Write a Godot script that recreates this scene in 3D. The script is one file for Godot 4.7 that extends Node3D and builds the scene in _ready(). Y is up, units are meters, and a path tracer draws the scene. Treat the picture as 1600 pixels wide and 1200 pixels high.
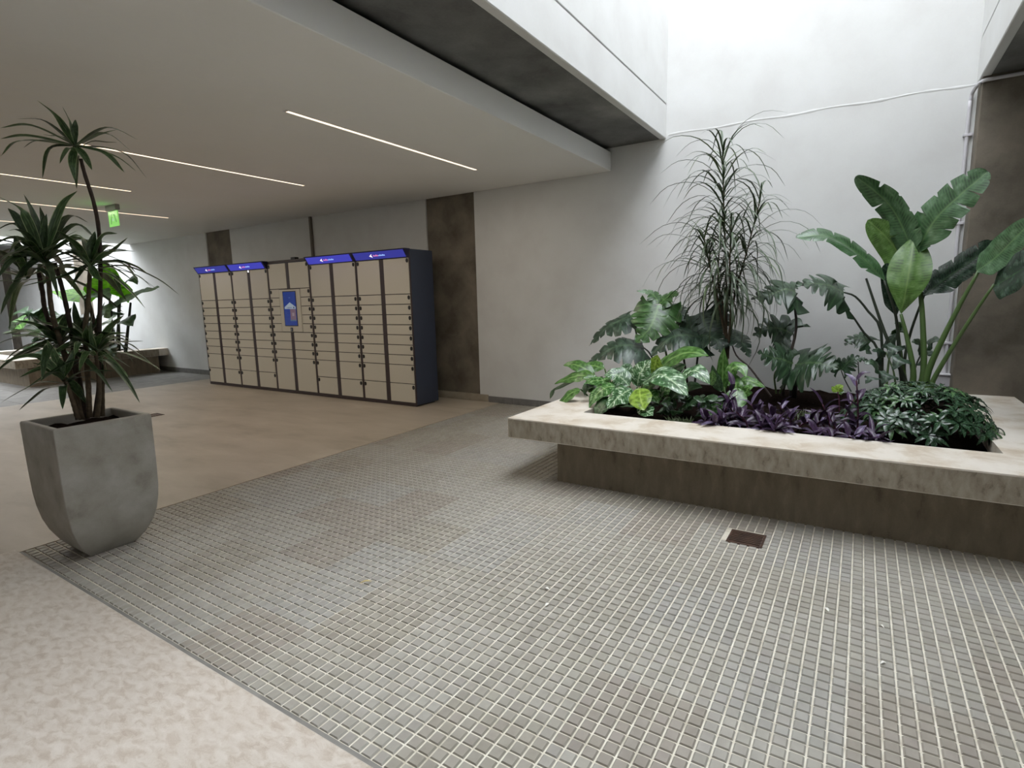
extends Node3D

const WALL_Z := -6.14
const SOFFIT_Y := 2.81
const SLAB_Y := 3.06
const SLAB_TOP := 0.511
const TOP := 9.5
const TOP_RIGHT := 6.8
const FAR_TOP := 5.0

var rng := RandomNumberGenerator.new()
var used := {}
var M := {}

func _ready():
	# ---- camera
	var cam := Camera3D.new()
	cam.name = "camera"
	cam.position = Vector3(0, 1.41, 0)
	cam.rotation = Vector3(-0.154641, 0.566667, -0.0241546)
	cam.fov = 69.943
	cam.near = 0.05
	cam.far = 200.0
	add_child(cam)
	cam.current = true
	# ---- overcast sky, exposure
	var we := WorldEnvironment.new()
	we.name = "world_environment"
	var env := Environment.new()
	var sky := Sky.new()
	var sm := ProceduralSkyMaterial.new()
	sm.sky_top_color = Color(0.915, 0.935, 0.96)
	sm.sky_horizon_color = Color(0.905, 0.925, 0.95)
	sm.sky_curve = 0.3
	sm.ground_bottom_color = Color(0.3, 0.3, 0.3)
	sm.ground_horizon_color = Color(0.55, 0.56, 0.58)
	sm.sky_energy_multiplier = 1.0
	sky.sky_material = sm
	env.sky = sky
	env.background_mode = Environment.BG_SKY
	env.background_energy_multiplier = 10.9
	env.ambient_light_source = Environment.AMBIENT_SOURCE_DISABLED
	env.tonemap_mode = Environment.TONE_MAPPER_LINEAR
	env.tonemap_exposure = 1.0
	env.sdfgi_enabled = true
	env.ssao_enabled = true
	env.ssil_enabled = true
	we.environment = env
	add_child(we)
	rng.seed = 20
	materials()
	shell()
	floors()
	planters()
	lockers()
	lamps()
	fittings()
	potted_plant()
	bed_plants()
	far_plants()

# ------------------------------------------------------------------ naming
func numbered(n: String) -> String:
	if not used.has(n):
		used[n] = 0
		return n
	used[n] += 1
	return "%s_%03d" % [n, used[n]]

func thing(called: String, label: String, category: String, at := Vector3.ZERO, group := "") -> Node3D:
	var o := Node3D.new()
	o.name = numbered(called)
	add_child(o)
	o.position = at
	tag(o, label, category, group)
	return o

func tag(o: Node, label: String, category: String, group := "") -> Node:
	o.set_meta("label", label)
	o.set_meta("category", category)
	if group != "":
		o.set_meta("group", group)
	return o

func mi(called: String, mesh: Mesh, mat: Material, parent: Node = null) -> MeshInstance3D:
	var o := MeshInstance3D.new()
	o.mesh = mesh
	if mat:
		o.material_override = mat
	if parent == null:
		o.name = numbered(called)
		add_child(o)
	else:
		o.name = called
		parent.add_child(o, true)
	return o

func struct(called: String, mesh: Mesh, mat: Material, label: String) -> MeshInstance3D:
	var o := mi(called, mesh, mat)
	o.set_meta("kind", "structure")
	tag(o, label, called.split("_")[0])
	return o

# ------------------------------------------------------------------ meshes
func quad(st: SurfaceTool, a: Vector3, b: Vector3, c: Vector3, d: Vector3):
	# a b c d clockwise seen from the front
	st.add_vertex(a); st.add_vertex(b); st.add_vertex(c)
	st.add_vertex(a); st.add_vertex(c); st.add_vertex(d)

func add_box(st: SurfaceTool, lo: Vector3, hi: Vector3, bev := 0.0):
	# box between two corners with chamfered edges
	var c := (lo + hi) * 0.5
	var h := (hi - lo) * 0.5
	var b: float = min(bev, min(h.x, min(h.y, h.z)) * 0.49)
	st.set_smooth_group(-1)
	for ax in 3:
		for s in [-1.0, 1.0]:
			var u := (ax + 1) % 3
			var v := (ax + 2) % 3
			var p := []
			for k in [[-1, -1], [1, -1], [1, 1], [-1, 1]]:
				var q := Vector3.ZERO
				q[ax] = s * h[ax]
				q[u] = k[0] * (h[u] - b)
				q[v] = k[1] * (h[v] - b)
				p.append(c + q)
			if s > 0:
				quad(st, p[0], p[3], p[2], p[1])
			else:
				quad(st, p[0], p[1], p[2], p[3])
	if b <= 0.0:
		return
	for ax in 3:
		var u := (ax + 1) % 3
		var v := (ax + 2) % 3
		for su in [-1.0, 1.0]:
			for sv in [-1.0, 1.0]:
				var p := []
				for k in [[-1, 0], [1, 0], [1, 1], [-1, 1]]:
					var q := Vector3.ZERO
					q[ax] = k[0] * (h[ax] - b)
					q[u] = su * (h[u] - (b if k[1] == 1 else 0.0))
					q[v] = sv * (h[v] - (0.0 if k[1] == 1 else b))
					p.append(c + q)
				if su * sv > 0:
					quad(st, p[0], p[3], p[2], p[1])
				else:
					quad(st, p[0], p[1], p[2], p[3])
	for sx in [-1.0, 1.0]:
		for sy in [-1.0, 1.0]:
			for sz in [-1.0, 1.0]:
				var a := c + Vector3(sx * h.x, sy * (h.y - b), sz * (h.z - b))
				var d := c + Vector3(sx * (h.x - b), sy * h.y, sz * (h.z - b))
				var e := c + Vector3(sx * (h.x - b), sy * (h.y - b), sz * h.z)
				if sx * sy * sz > 0:
					st.add_vertex(a); st.add_vertex(e); st.add_vertex(d)
				else:
					st.add_vertex(a); st.add_vertex(d); st.add_vertex(e)

func begin() -> SurfaceTool:
	var st := SurfaceTool.new()
	st.begin(Mesh.PRIMITIVE_TRIANGLES)
	return st

func done(st: SurfaceTool) -> ArrayMesh:
	st.generate_normals()
	return st.commit()

func box(lo: Vector3, hi: Vector3, bev := 0.0) -> ArrayMesh:
	var st := begin()
	add_box(st, lo, hi, bev)
	return done(st)

func cyl(r: float, h: float, n := 24) -> CylinderMesh:
	var c := CylinderMesh.new()
	c.top_radius = r
	c.bottom_radius = r
	c.height = h
	c.radial_segments = n
	c.rings = 1
	return c

func spline(p: Array, t: float) -> Vector3:
	# Catmull-Rom through the points, ends doubled
	var n := p.size() - 1
	var f := clampf(t, 0.0, 1.0) * n
	var i := mini(int(f), n - 1)
	var u := f - i
	var a: Vector3 = p[i - 1] if i > 0 else p[0] * 2.0 - p[1]
	var b: Vector3 = p[i]
	var c: Vector3 = p[i + 1]
	var d: Vector3 = p[i + 2] if i + 2 <= n else p[n] * 2.0 - p[n - 1]
	return 0.5 * ((2.0 * b) + (c - a) * u + (2.0 * a - 5.0 * b + 4.0 * c - d) * u * u + (3.0 * b - a - 3.0 * c + d) * u * u * u)

func tube(p: Array, r0: float, r1: float, n := 8, seg := 12, knots := 0.0) -> ArrayMesh:
	var st := begin()
	st.set_smooth_group(1)
	var last := []
	var up := Vector3(0.3, 0.1, 1.0).normalized()
	for i in seg + 1:
		var t := float(i) / seg
		var c := spline(p, t)
		var tg := (spline(p, minf(1.0, t + 0.02)) - spline(p, maxf(0.0, t - 0.02))).normalized()
		var s := tg.cross(up)
		if s.length() < 0.05:
			s = tg.cross(Vector3.RIGHT)
		s = s.normalized()
		var w := s.cross(tg).normalized()
		var r := lerpf(r0, r1, t)
		if knots > 0.0:
			r *= 1.0 + (knots if i % 2 == 0 else -knots)
		var ring := []
		for k in n:
			var a := TAU * k / n
			ring.append(c + (s * cos(a) + w * sin(a)) * r)
		if i > 0:
			for k in n:
				var k2 := (k + 1) % n
				quad(st, last[k], ring[k], ring[k2], last[k2])
		last = ring
	for k in range(1, n - 1):
		st.add_vertex(last[0]); st.add_vertex(last[k + 1]); st.add_vertex(last[k])
	return done(st)

# outlines of leaves: half width at t, from 0 (stalk) to 1 (tip)
func outline(kind: String, t: float) -> float:
	match kind:
		"strap":
			return (0.42 + 0.58 * smoothstep(0.0, 0.3, t)) * pow(maxf(0.0, 1.0 - pow(t, 2.2)), 0.85)
		"grass":
			return (0.6 + 0.4 * smoothstep(0.0, 0.25, t)) * pow(maxf(0.0, 1.0 - t), 0.55)
		"oval":
			return pow(sin(PI * pow(t, 0.80)), 0.85) * (1.0 - 0.10 * t)
		"spoon":
			return pow(sin(PI * pow(t, 1.45)), 0.7)
		"lance":
			return pow(sin(PI * pow(t, 0.62)), 0.9)
		"paddle":
			return smoothstep(-0.06, 0.2, t) * pow(maxf(0.0, 1.0 - pow(t, 4.0)), 0.6)
		"heart":
			return pow(maxf(0.0, 1.0 - pow(t, 1.9)), 0.8) * (0.72 + 0.28 * sin(PI * minf(1.0, t * 1.6)))
	return sin(PI * t)

# one leaf as a curved sheet along the spline p, its upper side towards nrm
# o: fold (V along the midrib), curl (edges up +, down -), cuts / depth (lobes), back (lobes behind the stalk), wave, sweep, seg, half
func blade(kind: String, p: Array, width: float, nrm: Vector3, o := {}) -> ArrayMesh:
	var seg: int = o.get("seg", 12)
	var half: int = o.get("half", 2)
	var fold: float = o.get("fold", 0.15)
	var curl: float = o.get("curl", 0.0)
	var cuts: float = o.get("cuts", 0.0)
	var depth: float = o.get("depth", 0.6)
	var back: float = o.get("back", 0.0)
	var wave: float = o.get("wave", 0.0)
	var sweep: float = o.get("sweep", 0.0)
	var ph: float = o.get("phase", 0.0)
	var sharp: float = o.get("sharp", 0.25)
	var uneven: float = o.get("uneven", 0.0)
	var st := begin()
	st.set_smooth_group(1)
	var last := []
	var lastuv := []
	for i in seg + 1:
		var t := float(i) / seg
		var c := spline(p, t)
		var tg := (spline(p, minf(1.0, t + 0.03)) - spline(p, maxf(0.0, t - 0.03))).normalized()
		var side := tg.cross(nrm)
		if side.length() < 0.08:
			side = tg.cross(Vector3(nrm.y, nrm.z, -nrm.x))
		side = side.normalized()
		var up := side.cross(tg).normalized()
		var row := []
		var ruv := []
		for j in range(-half, half + 1):
			var s := float(j) / half
			var w := outline(kind, t) * width * 0.5
			var a: float = absf(s)
			if cuts > 0.0:
				var f := fposmod(t * cuts + (0.37 if s > 0 else 0.0) + ph, 1.0)
				var id := floorf(t * cuts + (0.37 if s > 0 else 0.0) + ph)
				var vary := 1.0 - uneven * fposmod(sin(id * 12.9 + ph * 41.0 + (3.0 if s > 0 else 0.0)) * 43758.5, 1.0)
				var n := vary * exp(-pow((f - 0.5) / sharp, 2.0) * 2.0) * smoothstep(0.02, 0.14, t) * (1.0 - smoothstep(0.9, 1.0, t))
				w *= 1.0 - depth * n
			var x: float = s * w
			var lift: float = fold * absf(x) + curl * x * x / maxf(width * 0.5, 0.001)
			lift += wave * width * sin(t * 19.0 + s * 2.0 + ph * 7.0) * a * a
			var go: float = sweep * absf(x) - back * width * a * a * pow(1.0 - t, 3.0)
			row.append(c + side * x + up * lift + tg * go)
			ruv.append(Vector2(0.5 + 0.5 * s, t))
		if i > 0:
			for j in row.size() - 1:
				var vs := [last[j], last[j + 1], row[j + 1], row[j]]
				var uv := [lastuv[j], lastuv[j + 1], ruv[j + 1], ruv[j]]
				for k in [0, 3, 2, 0, 2, 1]:
					st.set_uv(uv[k])
					st.add_vertex(vs[k])
		last = row
		lastuv = ruv
	return done(st)

# ------------------------------------------------------------------ materials
func plain(c: Color, rough := 0.6, metal := 0.0) -> StandardMaterial3D:
	var m := StandardMaterial3D.new()
	m.albedo_color = c
	m.roughness = rough
	m.metallic = metal
	return m

func noise_tex(seed_: int, freq: float, stops: Array, size := 512, warp := 0.0, kind := FastNoiseLite.TYPE_SIMPLEX_SMOOTH, stretch := Vector2.ONE) -> ImageTexture:
	var n := FastNoiseLite.new()
	n.seed = seed_
	n.noise_type = kind
	n.frequency = freq
	n.fractal_octaves = 5
	n.fractal_gain = 0.55
	if warp > 0.0:
		n.domain_warp_enabled = true
		n.domain_warp_amplitude = warp
		n.domain_warp_frequency = freq
		n.domain_warp_fractal_octaves = 3
	var fine := FastNoiseLite.new()
	fine.seed = seed_ + 9
	fine.frequency = 0.21
	fine.fractal_octaves = 2
	var g := Gradient.new()
	g.offsets = PackedFloat32Array()
	var offs := PackedFloat32Array()
	var cols := PackedColorArray()
	for s in stops:
		offs.append(s[0])
		cols.append(s[1])
	g.offsets = offs
	g.colors = cols
	var im := Image.create(size, size, false, Image.FORMAT_RGB8)
	var edge := size / 6
	for y in size:
		for x in size:
			# blended at the far edges so that the picture repeats
			var v := n.get_noise_2d(x * stretch.x, y * stretch.y)
			var bx := clampf(float(x - (size - edge)) / edge, 0.0, 1.0)
			var by := clampf(float(y - (size - edge)) / edge, 0.0, 1.0)
			if bx > 0.0:
				v = lerpf(v, n.get_noise_2d((x - size) * stretch.x, y * stretch.y), bx)
			if by > 0.0:
				var w := n.get_noise_2d(x * stretch.x, (y - size) * stretch.y)
				if bx > 0.0:
					w = lerpf(w, n.get_noise_2d((x - size) * stretch.x, (y - size) * stretch.y), bx)
				v = lerpf(v, w, by)
			v = v * 0.5 + 0.5 + fine.get_noise_2d(x, y) * 0.05
			im.set_pixel(x, y, g.sample(clampf(v, 0.0, 1.0)))
	return ImageTexture.create_from_image(im)

func rough_mat(tex: Texture2D, metres: float, rough := 0.75, world := true, bump: Texture2D = null, bump_cm := 0.0) -> StandardMaterial3D:
	var m := StandardMaterial3D.new()
	m.albedo_texture = tex
	m.roughness = rough
	m.uv1_triplanar = true
	m.uv1_world_triplanar = world
	m.uv1_scale = Vector3.ONE / metres
	if bump:
		m.heightmap_enabled = true
		m.heightmap_texture = bump
		m.heightmap_scale = bump_cm
	return m

func leaf_mat(tex: Texture2D, rough := 0.38, through := Color(0.1, 0.14, 0.03), tint := Color.WHITE) -> StandardMaterial3D:
	var m := StandardMaterial3D.new()
	m.albedo_color = tint
	m.albedo_texture = tex
	m.roughness = rough
	m.backlight_enabled = true
	m.backlight = through
	return m

# leaf pictures: u across (0.5 is the midrib), v from stalk to tip
func leaf_tex(base: Color, rib: Color, vein: Color, veins: float, slant: float, vein_w: float, edge: Color, edge_w: float, mottle := 0.0, seed_ := 1) -> ImageTexture:
	var w := 96
	var h := 256
	var im := Image.create(w, h, false, Image.FORMAT_RGB8)
	var n := FastNoiseLite.new()
	n.seed = seed_
	n.frequency = 0.025
	n.fractal_octaves = 3
	for y in h:
		for x in w:
			var u := (x + 0.5) / w
			var v := (y + 0.5) / h
			var a := absf(u - 0.5) * 2.0
			var c := base
			var k := n.get_noise_2d(x * 1.4, y)
			c = c.lightened(clampf(k * 0.35, 0.0, 0.2)) if k > 0 else c.darkened(clampf(-k * 0.5, 0.0, 0.3))
			var f := fposmod(v * veins - a * slant, 1.0)
			var line := exp(-pow((f - 0.5) / vein_w, 2.0)) * smoothstep(0.02, 0.15, a)
			var amount := line
			if mottle > 0.0:
				amount = clampf(line * (0.5 + k * 2.2) * mottle + (smoothstep(0.1, 0.5, k) * mottle * 0.35), 0.0, 1.0)
				amount *= smoothstep(1.02, 0.7, a) * 0.65 + 0.35
			c = c.lerp(vein, clampf(amount, 0.0, 1.0))
			if edge_w > 0.0:
				c = c.lerp(edge, smoothstep(1.0 - edge_w, 1.0 - edge_w * 0.5, a))
			c = c.lerp(rib, exp(-pow(a / 0.06, 2.0)) * 0.8)
			im.set_pixel(x, y, c)
	return ImageTexture.create_from_image(im)

func S(r: int, g: int, b: int) -> Color:
	return Color(r / 255.0, g / 255.0, b / 255.0)

func materials():
	var grain := noise_tex(3, 0.09, [[0.0, Color(0.3, 0.3, 0.3)], [1.0, Color(0.8, 0.8, 0.8)]], 256)
	M.grain = grain
	M.white = rough_mat(noise_tex(11, 0.008, [[0.2, S(208, 207, 205)], [0.55, S(214, 214, 212)], [0.9, S(218, 218, 217)]], 512, 20.0), 2.6, 0.8, true, grain, 0.05)
	M.soffit = rough_mat(noise_tex(12, 0.006, [[0.2, S(235, 234, 231)], [0.8, S(239, 238, 236)]], 256), 3.0, 0.85)
	M.dark_concrete = rough_mat(noise_tex(13, 0.006, [[0.15, S(74, 73, 71)], [0.4, S(98, 98, 96)], [0.6, S(116, 116, 114)], [0.85, S(140, 139, 135)]], 512, 40.0), 2.8, 0.75, true, grain, 0.06)
	M.column = rough_mat(noise_tex(14, 0.008, [[0.15, S(86, 79, 68)], [0.5, S(112, 104, 92)], [0.85, S(132, 122, 108)]], 512, 30.0), 2.0, 0.8, true, grain, 0.08)
	M.hall = rough_mat(noise_tex(15, 0.006, [[0.1, S(152, 140, 122)], [0.4, S(170, 158, 140)], [0.62, S(178, 166, 149)], [0.9, S(190, 179, 162)]], 1024, 60.0, FastNoiseLite.TYPE_SIMPLEX_SMOOTH, Vector2(0.6, 1.6)), 4.4, 0.42)
	M.front = rough_mat(noise_tex(16, 0.012, [[0.15, S(180, 166, 151)], [0.36, S(194, 182, 168)], [0.5, S(203, 193, 181)], [0.64, S(208, 199, 188)], [0.9, S(217, 209, 199)]], 1024, 90.0, FastNoiseLite.TYPE_SIMPLEX_SMOOTH, Vector2(1.6, 3.4)), 1.6, 0.5)
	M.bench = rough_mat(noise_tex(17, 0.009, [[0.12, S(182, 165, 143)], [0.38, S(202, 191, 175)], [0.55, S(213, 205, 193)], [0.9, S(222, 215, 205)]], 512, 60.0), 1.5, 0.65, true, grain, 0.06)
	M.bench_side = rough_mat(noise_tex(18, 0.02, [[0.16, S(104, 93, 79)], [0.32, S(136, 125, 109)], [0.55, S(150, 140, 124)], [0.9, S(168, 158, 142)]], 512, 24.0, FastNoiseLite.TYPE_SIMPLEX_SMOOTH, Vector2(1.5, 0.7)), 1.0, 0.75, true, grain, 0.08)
	M.bench_base = rough_mat(noise_tex(20, 0.02, [[0.12, S(92, 82, 68)], [0.35, S(120, 108, 91)], [0.6, S(130, 118, 100)], [0.9, S(148, 136, 118)]], 512, 30.0, FastNoiseLite.TYPE_SIMPLEX_SMOOTH, Vector2(1.6, 0.5)), 1.6, 0.75, true, grain, 0.08)  # base concrete darkened, with some shade of the overhang put into its colour
	M.skirt_tile = rough_mat(noise_tex(19, 0.02, [[0.1, S(96, 94, 92)], [0.9, S(132, 130, 127)]], 256), 0.9, 0.6)
	M.skirt_concrete = rough_mat(noise_tex(21, 0.02, [[0.1, S(140, 130, 114)], [0.9, S(172, 162, 145)]], 256), 0.9, 0.6)
	M.groove = rough_mat(noise_tex(22, 0.03, [[0.1, S(176, 168, 150)], [0.5, S(214, 208, 192)], [0.9, S(232, 228, 214)]], 256), 0.8, 0.7)
	M.tiles = []
	var tones := [[S(148, 144, 134), S(170, 166, 156)], [S(144, 139, 128), S(165, 160, 149)], [S(152, 149, 140), S(173, 169, 160)], [S(143, 137, 127), S(164, 157, 147)], [S(149, 147, 140), S(170, 167, 160)]]
	for k in tones.size():
		var t := rough_mat(noise_tex(30 + k, 0.02, [[0.1, tones[k][0]], [0.9, tones[k][1]]], 256, 12.0), 0.7, 0.55, true, grain, 0.03)
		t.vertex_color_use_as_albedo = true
		M.tiles.append(t)
	M.far_tile = rough_mat(noise_tex(36, 0.02, [[0.1, S(116, 114, 110)], [0.9, S(146, 143, 138)]], 256, 12.0), 1.2, 0.55)
	M.pot = rough_mat(noise_tex(37, 0.008, [[0.15, S(138, 133, 124)], [0.4, S(162, 158, 149)], [0.6, S(173, 170, 163)], [0.85, S(186, 184, 179)]], 512, 30.0), 1.1, 0.55, false, grain, 0.03)
	M.soil = rough_mat(noise_tex(38, 0.05, [[0.1, S(14, 10, 9)], [0.6, S(30, 22, 18)], [0.95, S(56, 42, 34)]], 256), 0.4, 0.95, true, grain, 0.9)
	M.soil.metallic_specular = 0.1
	M.locker = plain(S(204, 198, 183), 0.45)
	M.locker_frame = plain(S(58, 46, 46), 0.5)
	M.locker_side = plain(S(58, 66, 84), 0.45)
	M.black = plain(S(24, 20, 20), 0.4)
	M.chrome = plain(S(150, 150, 150), 0.3, 0.8)
	M.rust = rough_mat(noise_tex(39, 0.03, [[0.1, S(48, 32, 24)], [0.9, S(92, 66, 50)]], 128), 0.3, 0.6)
	M.pipe = plain(S(205, 202, 206), 0.4)
	M.trunk_grey = plain(S(104, 96, 88), 0.6)
	M.petal = plain(S(240, 238, 230), 0.5)
	# leaves
	M.drac = leaf_mat(leaf_tex(S(58, 86, 46), S(112, 136, 92), S(68, 98, 54), 3.0, 0.2, 0.12, S(156, 170, 128), 0.22, 0.0, 41), 0.36)
	M.drac_dark = leaf_mat(leaf_tex(S(44, 66, 38), S(76, 98, 60), S(54, 76, 44), 3.0, 0.2, 0.12, S(104, 124, 86), 0.16, 0.0, 42), 0.36)
	M.grassy = leaf_mat(leaf_tex(S(52, 68, 44), S(76, 92, 60), S(60, 76, 50), 2.0, 0.2, 0.1, S(92, 104, 76), 0.2, 0.0, 43), 0.4)
	M.grassy_light = leaf_mat(leaf_tex(S(84, 104, 66), S(112, 126, 88), S(90, 106, 70), 2.0, 0.2, 0.1, S(120, 130, 96), 0.2, 0.0, 44), 0.4)
	M.dumb = leaf_mat(leaf_tex(S(58, 102, 44), S(158, 186, 120), S(186, 206, 160), 13.0, 2.4, 0.12, S(66, 108, 52), 0.04, 0.45, 45), 0.27, Color(0.12, 0.2, 0.04))
	M.dumb_white = leaf_mat(leaf_tex(S(66, 104, 62), S(190, 206, 170), S(214, 226, 204), 13.0, 2.4, 0.15, S(76, 112, 66), 0.06, 0.85, 46), 0.25, Color(0.12, 0.2, 0.04))
	M.dumb_green = leaf_mat(leaf_tex(S(72, 112, 48), S(150, 176, 106), S(98, 138, 70), 11.0, 2.2, 0.12, S(70, 112, 50), 0.04, 0.5, 47), 0.28, Color(0.14, 0.22, 0.04))
	M.dumb_lime = leaf_mat(leaf_tex(S(118, 150, 46), S(176, 196, 104), S(142, 172, 66), 10.0, 2.2, 0.12, S(112, 146, 50), 0.04, 0.4, 48), 0.3, Color(0.24, 0.3, 0.04))
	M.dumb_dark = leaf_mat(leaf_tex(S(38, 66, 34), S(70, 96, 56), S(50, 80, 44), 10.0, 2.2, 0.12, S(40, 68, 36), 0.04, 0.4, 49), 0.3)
	M.monstera = leaf_mat(leaf_tex(S(40, 60, 44), S(82, 104, 74), S(58, 82, 58), 9.0, 1.6, 0.08, S(38, 58, 42), 0.05, 0.0, 50), 0.36)
	M.monstera_bright = leaf_mat(leaf_tex(S(58, 92, 46), S(112, 144, 84), S(80, 116, 62), 9.0, 1.6, 0.08, S(56, 90, 46), 0.05, 0.0, 51), 0.3, Color(0.14, 0.2, 0.04))
	M.selloum = leaf_mat(leaf_tex(S(44, 66, 44), S(90, 112, 74), S(58, 84, 54), 10.0, 1.2, 0.08, S(42, 64, 42), 0.05, 0.0, 52), 0.28)
	M.strel = leaf_mat(leaf_tex(S(52, 82, 50), S(96, 124, 78), S(70, 102, 64), 34.0, 1.4, 0.2, S(56, 86, 52), 0.03, 0.0, 53), 0.3, Color(0.14, 0.2, 0.04))
	M.strel_bright = leaf_mat(leaf_tex(S(70, 104, 40), S(112, 140, 74), S(84, 118, 52), 30.0, 1.2, 0.2, S(70, 104, 42), 0.03, 0.0, 54), 0.38, Color(0.22, 0.3, 0.06))
	M.strel_dark = leaf_mat(leaf_tex(S(30, 46, 34), S(54, 74, 50), S(42, 60, 44), 30.0, 1.2, 0.2, S(30, 46, 34), 0.03, 0.0, 55), 0.26)
	M.purple = leaf_mat(leaf_tex(S(54, 34, 60), S(84, 60, 90), S(64, 44, 72), 3.0, 0.1, 0.15, S(72, 50, 84), 0.1, 0.0, 56), 0.36, Color(0.08, 0.02, 0.08))
	M.purple_light = leaf_mat(leaf_tex(S(96, 84, 112), S(134, 112, 146), S(106, 92, 122), 3.0, 0.1, 0.15, S(106, 78, 116), 0.1, 0.0, 57), 0.34, Color(0.08, 0.02, 0.08))
	M.purple_stem = plain(S(84, 40, 60), 0.5)
	M.scheff = leaf_mat(leaf_tex(S(40, 66, 44), S(82, 108, 70), S(52, 78, 52), 6.0, 0.8, 0.1, S(40, 66, 44), 0.05, 0.0, 58), 0.22)
	M.scheff_light = leaf_mat(leaf_tex(S(66, 98, 58), S(112, 138, 88), S(80, 110, 68), 6.0, 0.8, 0.1, S(64, 96, 58), 0.05, 0.0, 59), 0.24)
	M.taro = leaf_mat(leaf_tex(S(108, 168, 40), S(160, 204, 90), S(130, 186, 60), 7.0, 1.4, 0.1, S(108, 168, 42), 0.03, 0.0, 60), 0.6, Color(0.8, 1.0, 0.3))
	M.taro_dark = leaf_mat(leaf_tex(S(42, 74, 32), S(84, 116, 60), S(58, 92, 42), 7.0, 1.4, 0.1, S(42, 74, 32), 0.03, 0.0, 61), 0.6, Color(0.2, 0.3, 0.05))
	M.cane = rough_mat(noise_tex(62, 0.05, [[0.1, S(58, 48, 36)], [0.9, S(98, 84, 64)]], 128), 0.2, 0.8)
	M.cane_dark = rough_mat(noise_tex(63, 0.05, [[0.1, S(44, 34, 30)], [0.9, S(76, 60, 50)]], 128), 0.2, 0.8)
	M.stalk = plain(S(72, 96, 48), 0.45)
	M.stalk_dark = plain(S(44, 52, 38), 0.5)
	M.stalk_brown = plain(S(52, 40, 34), 0.55)

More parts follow.
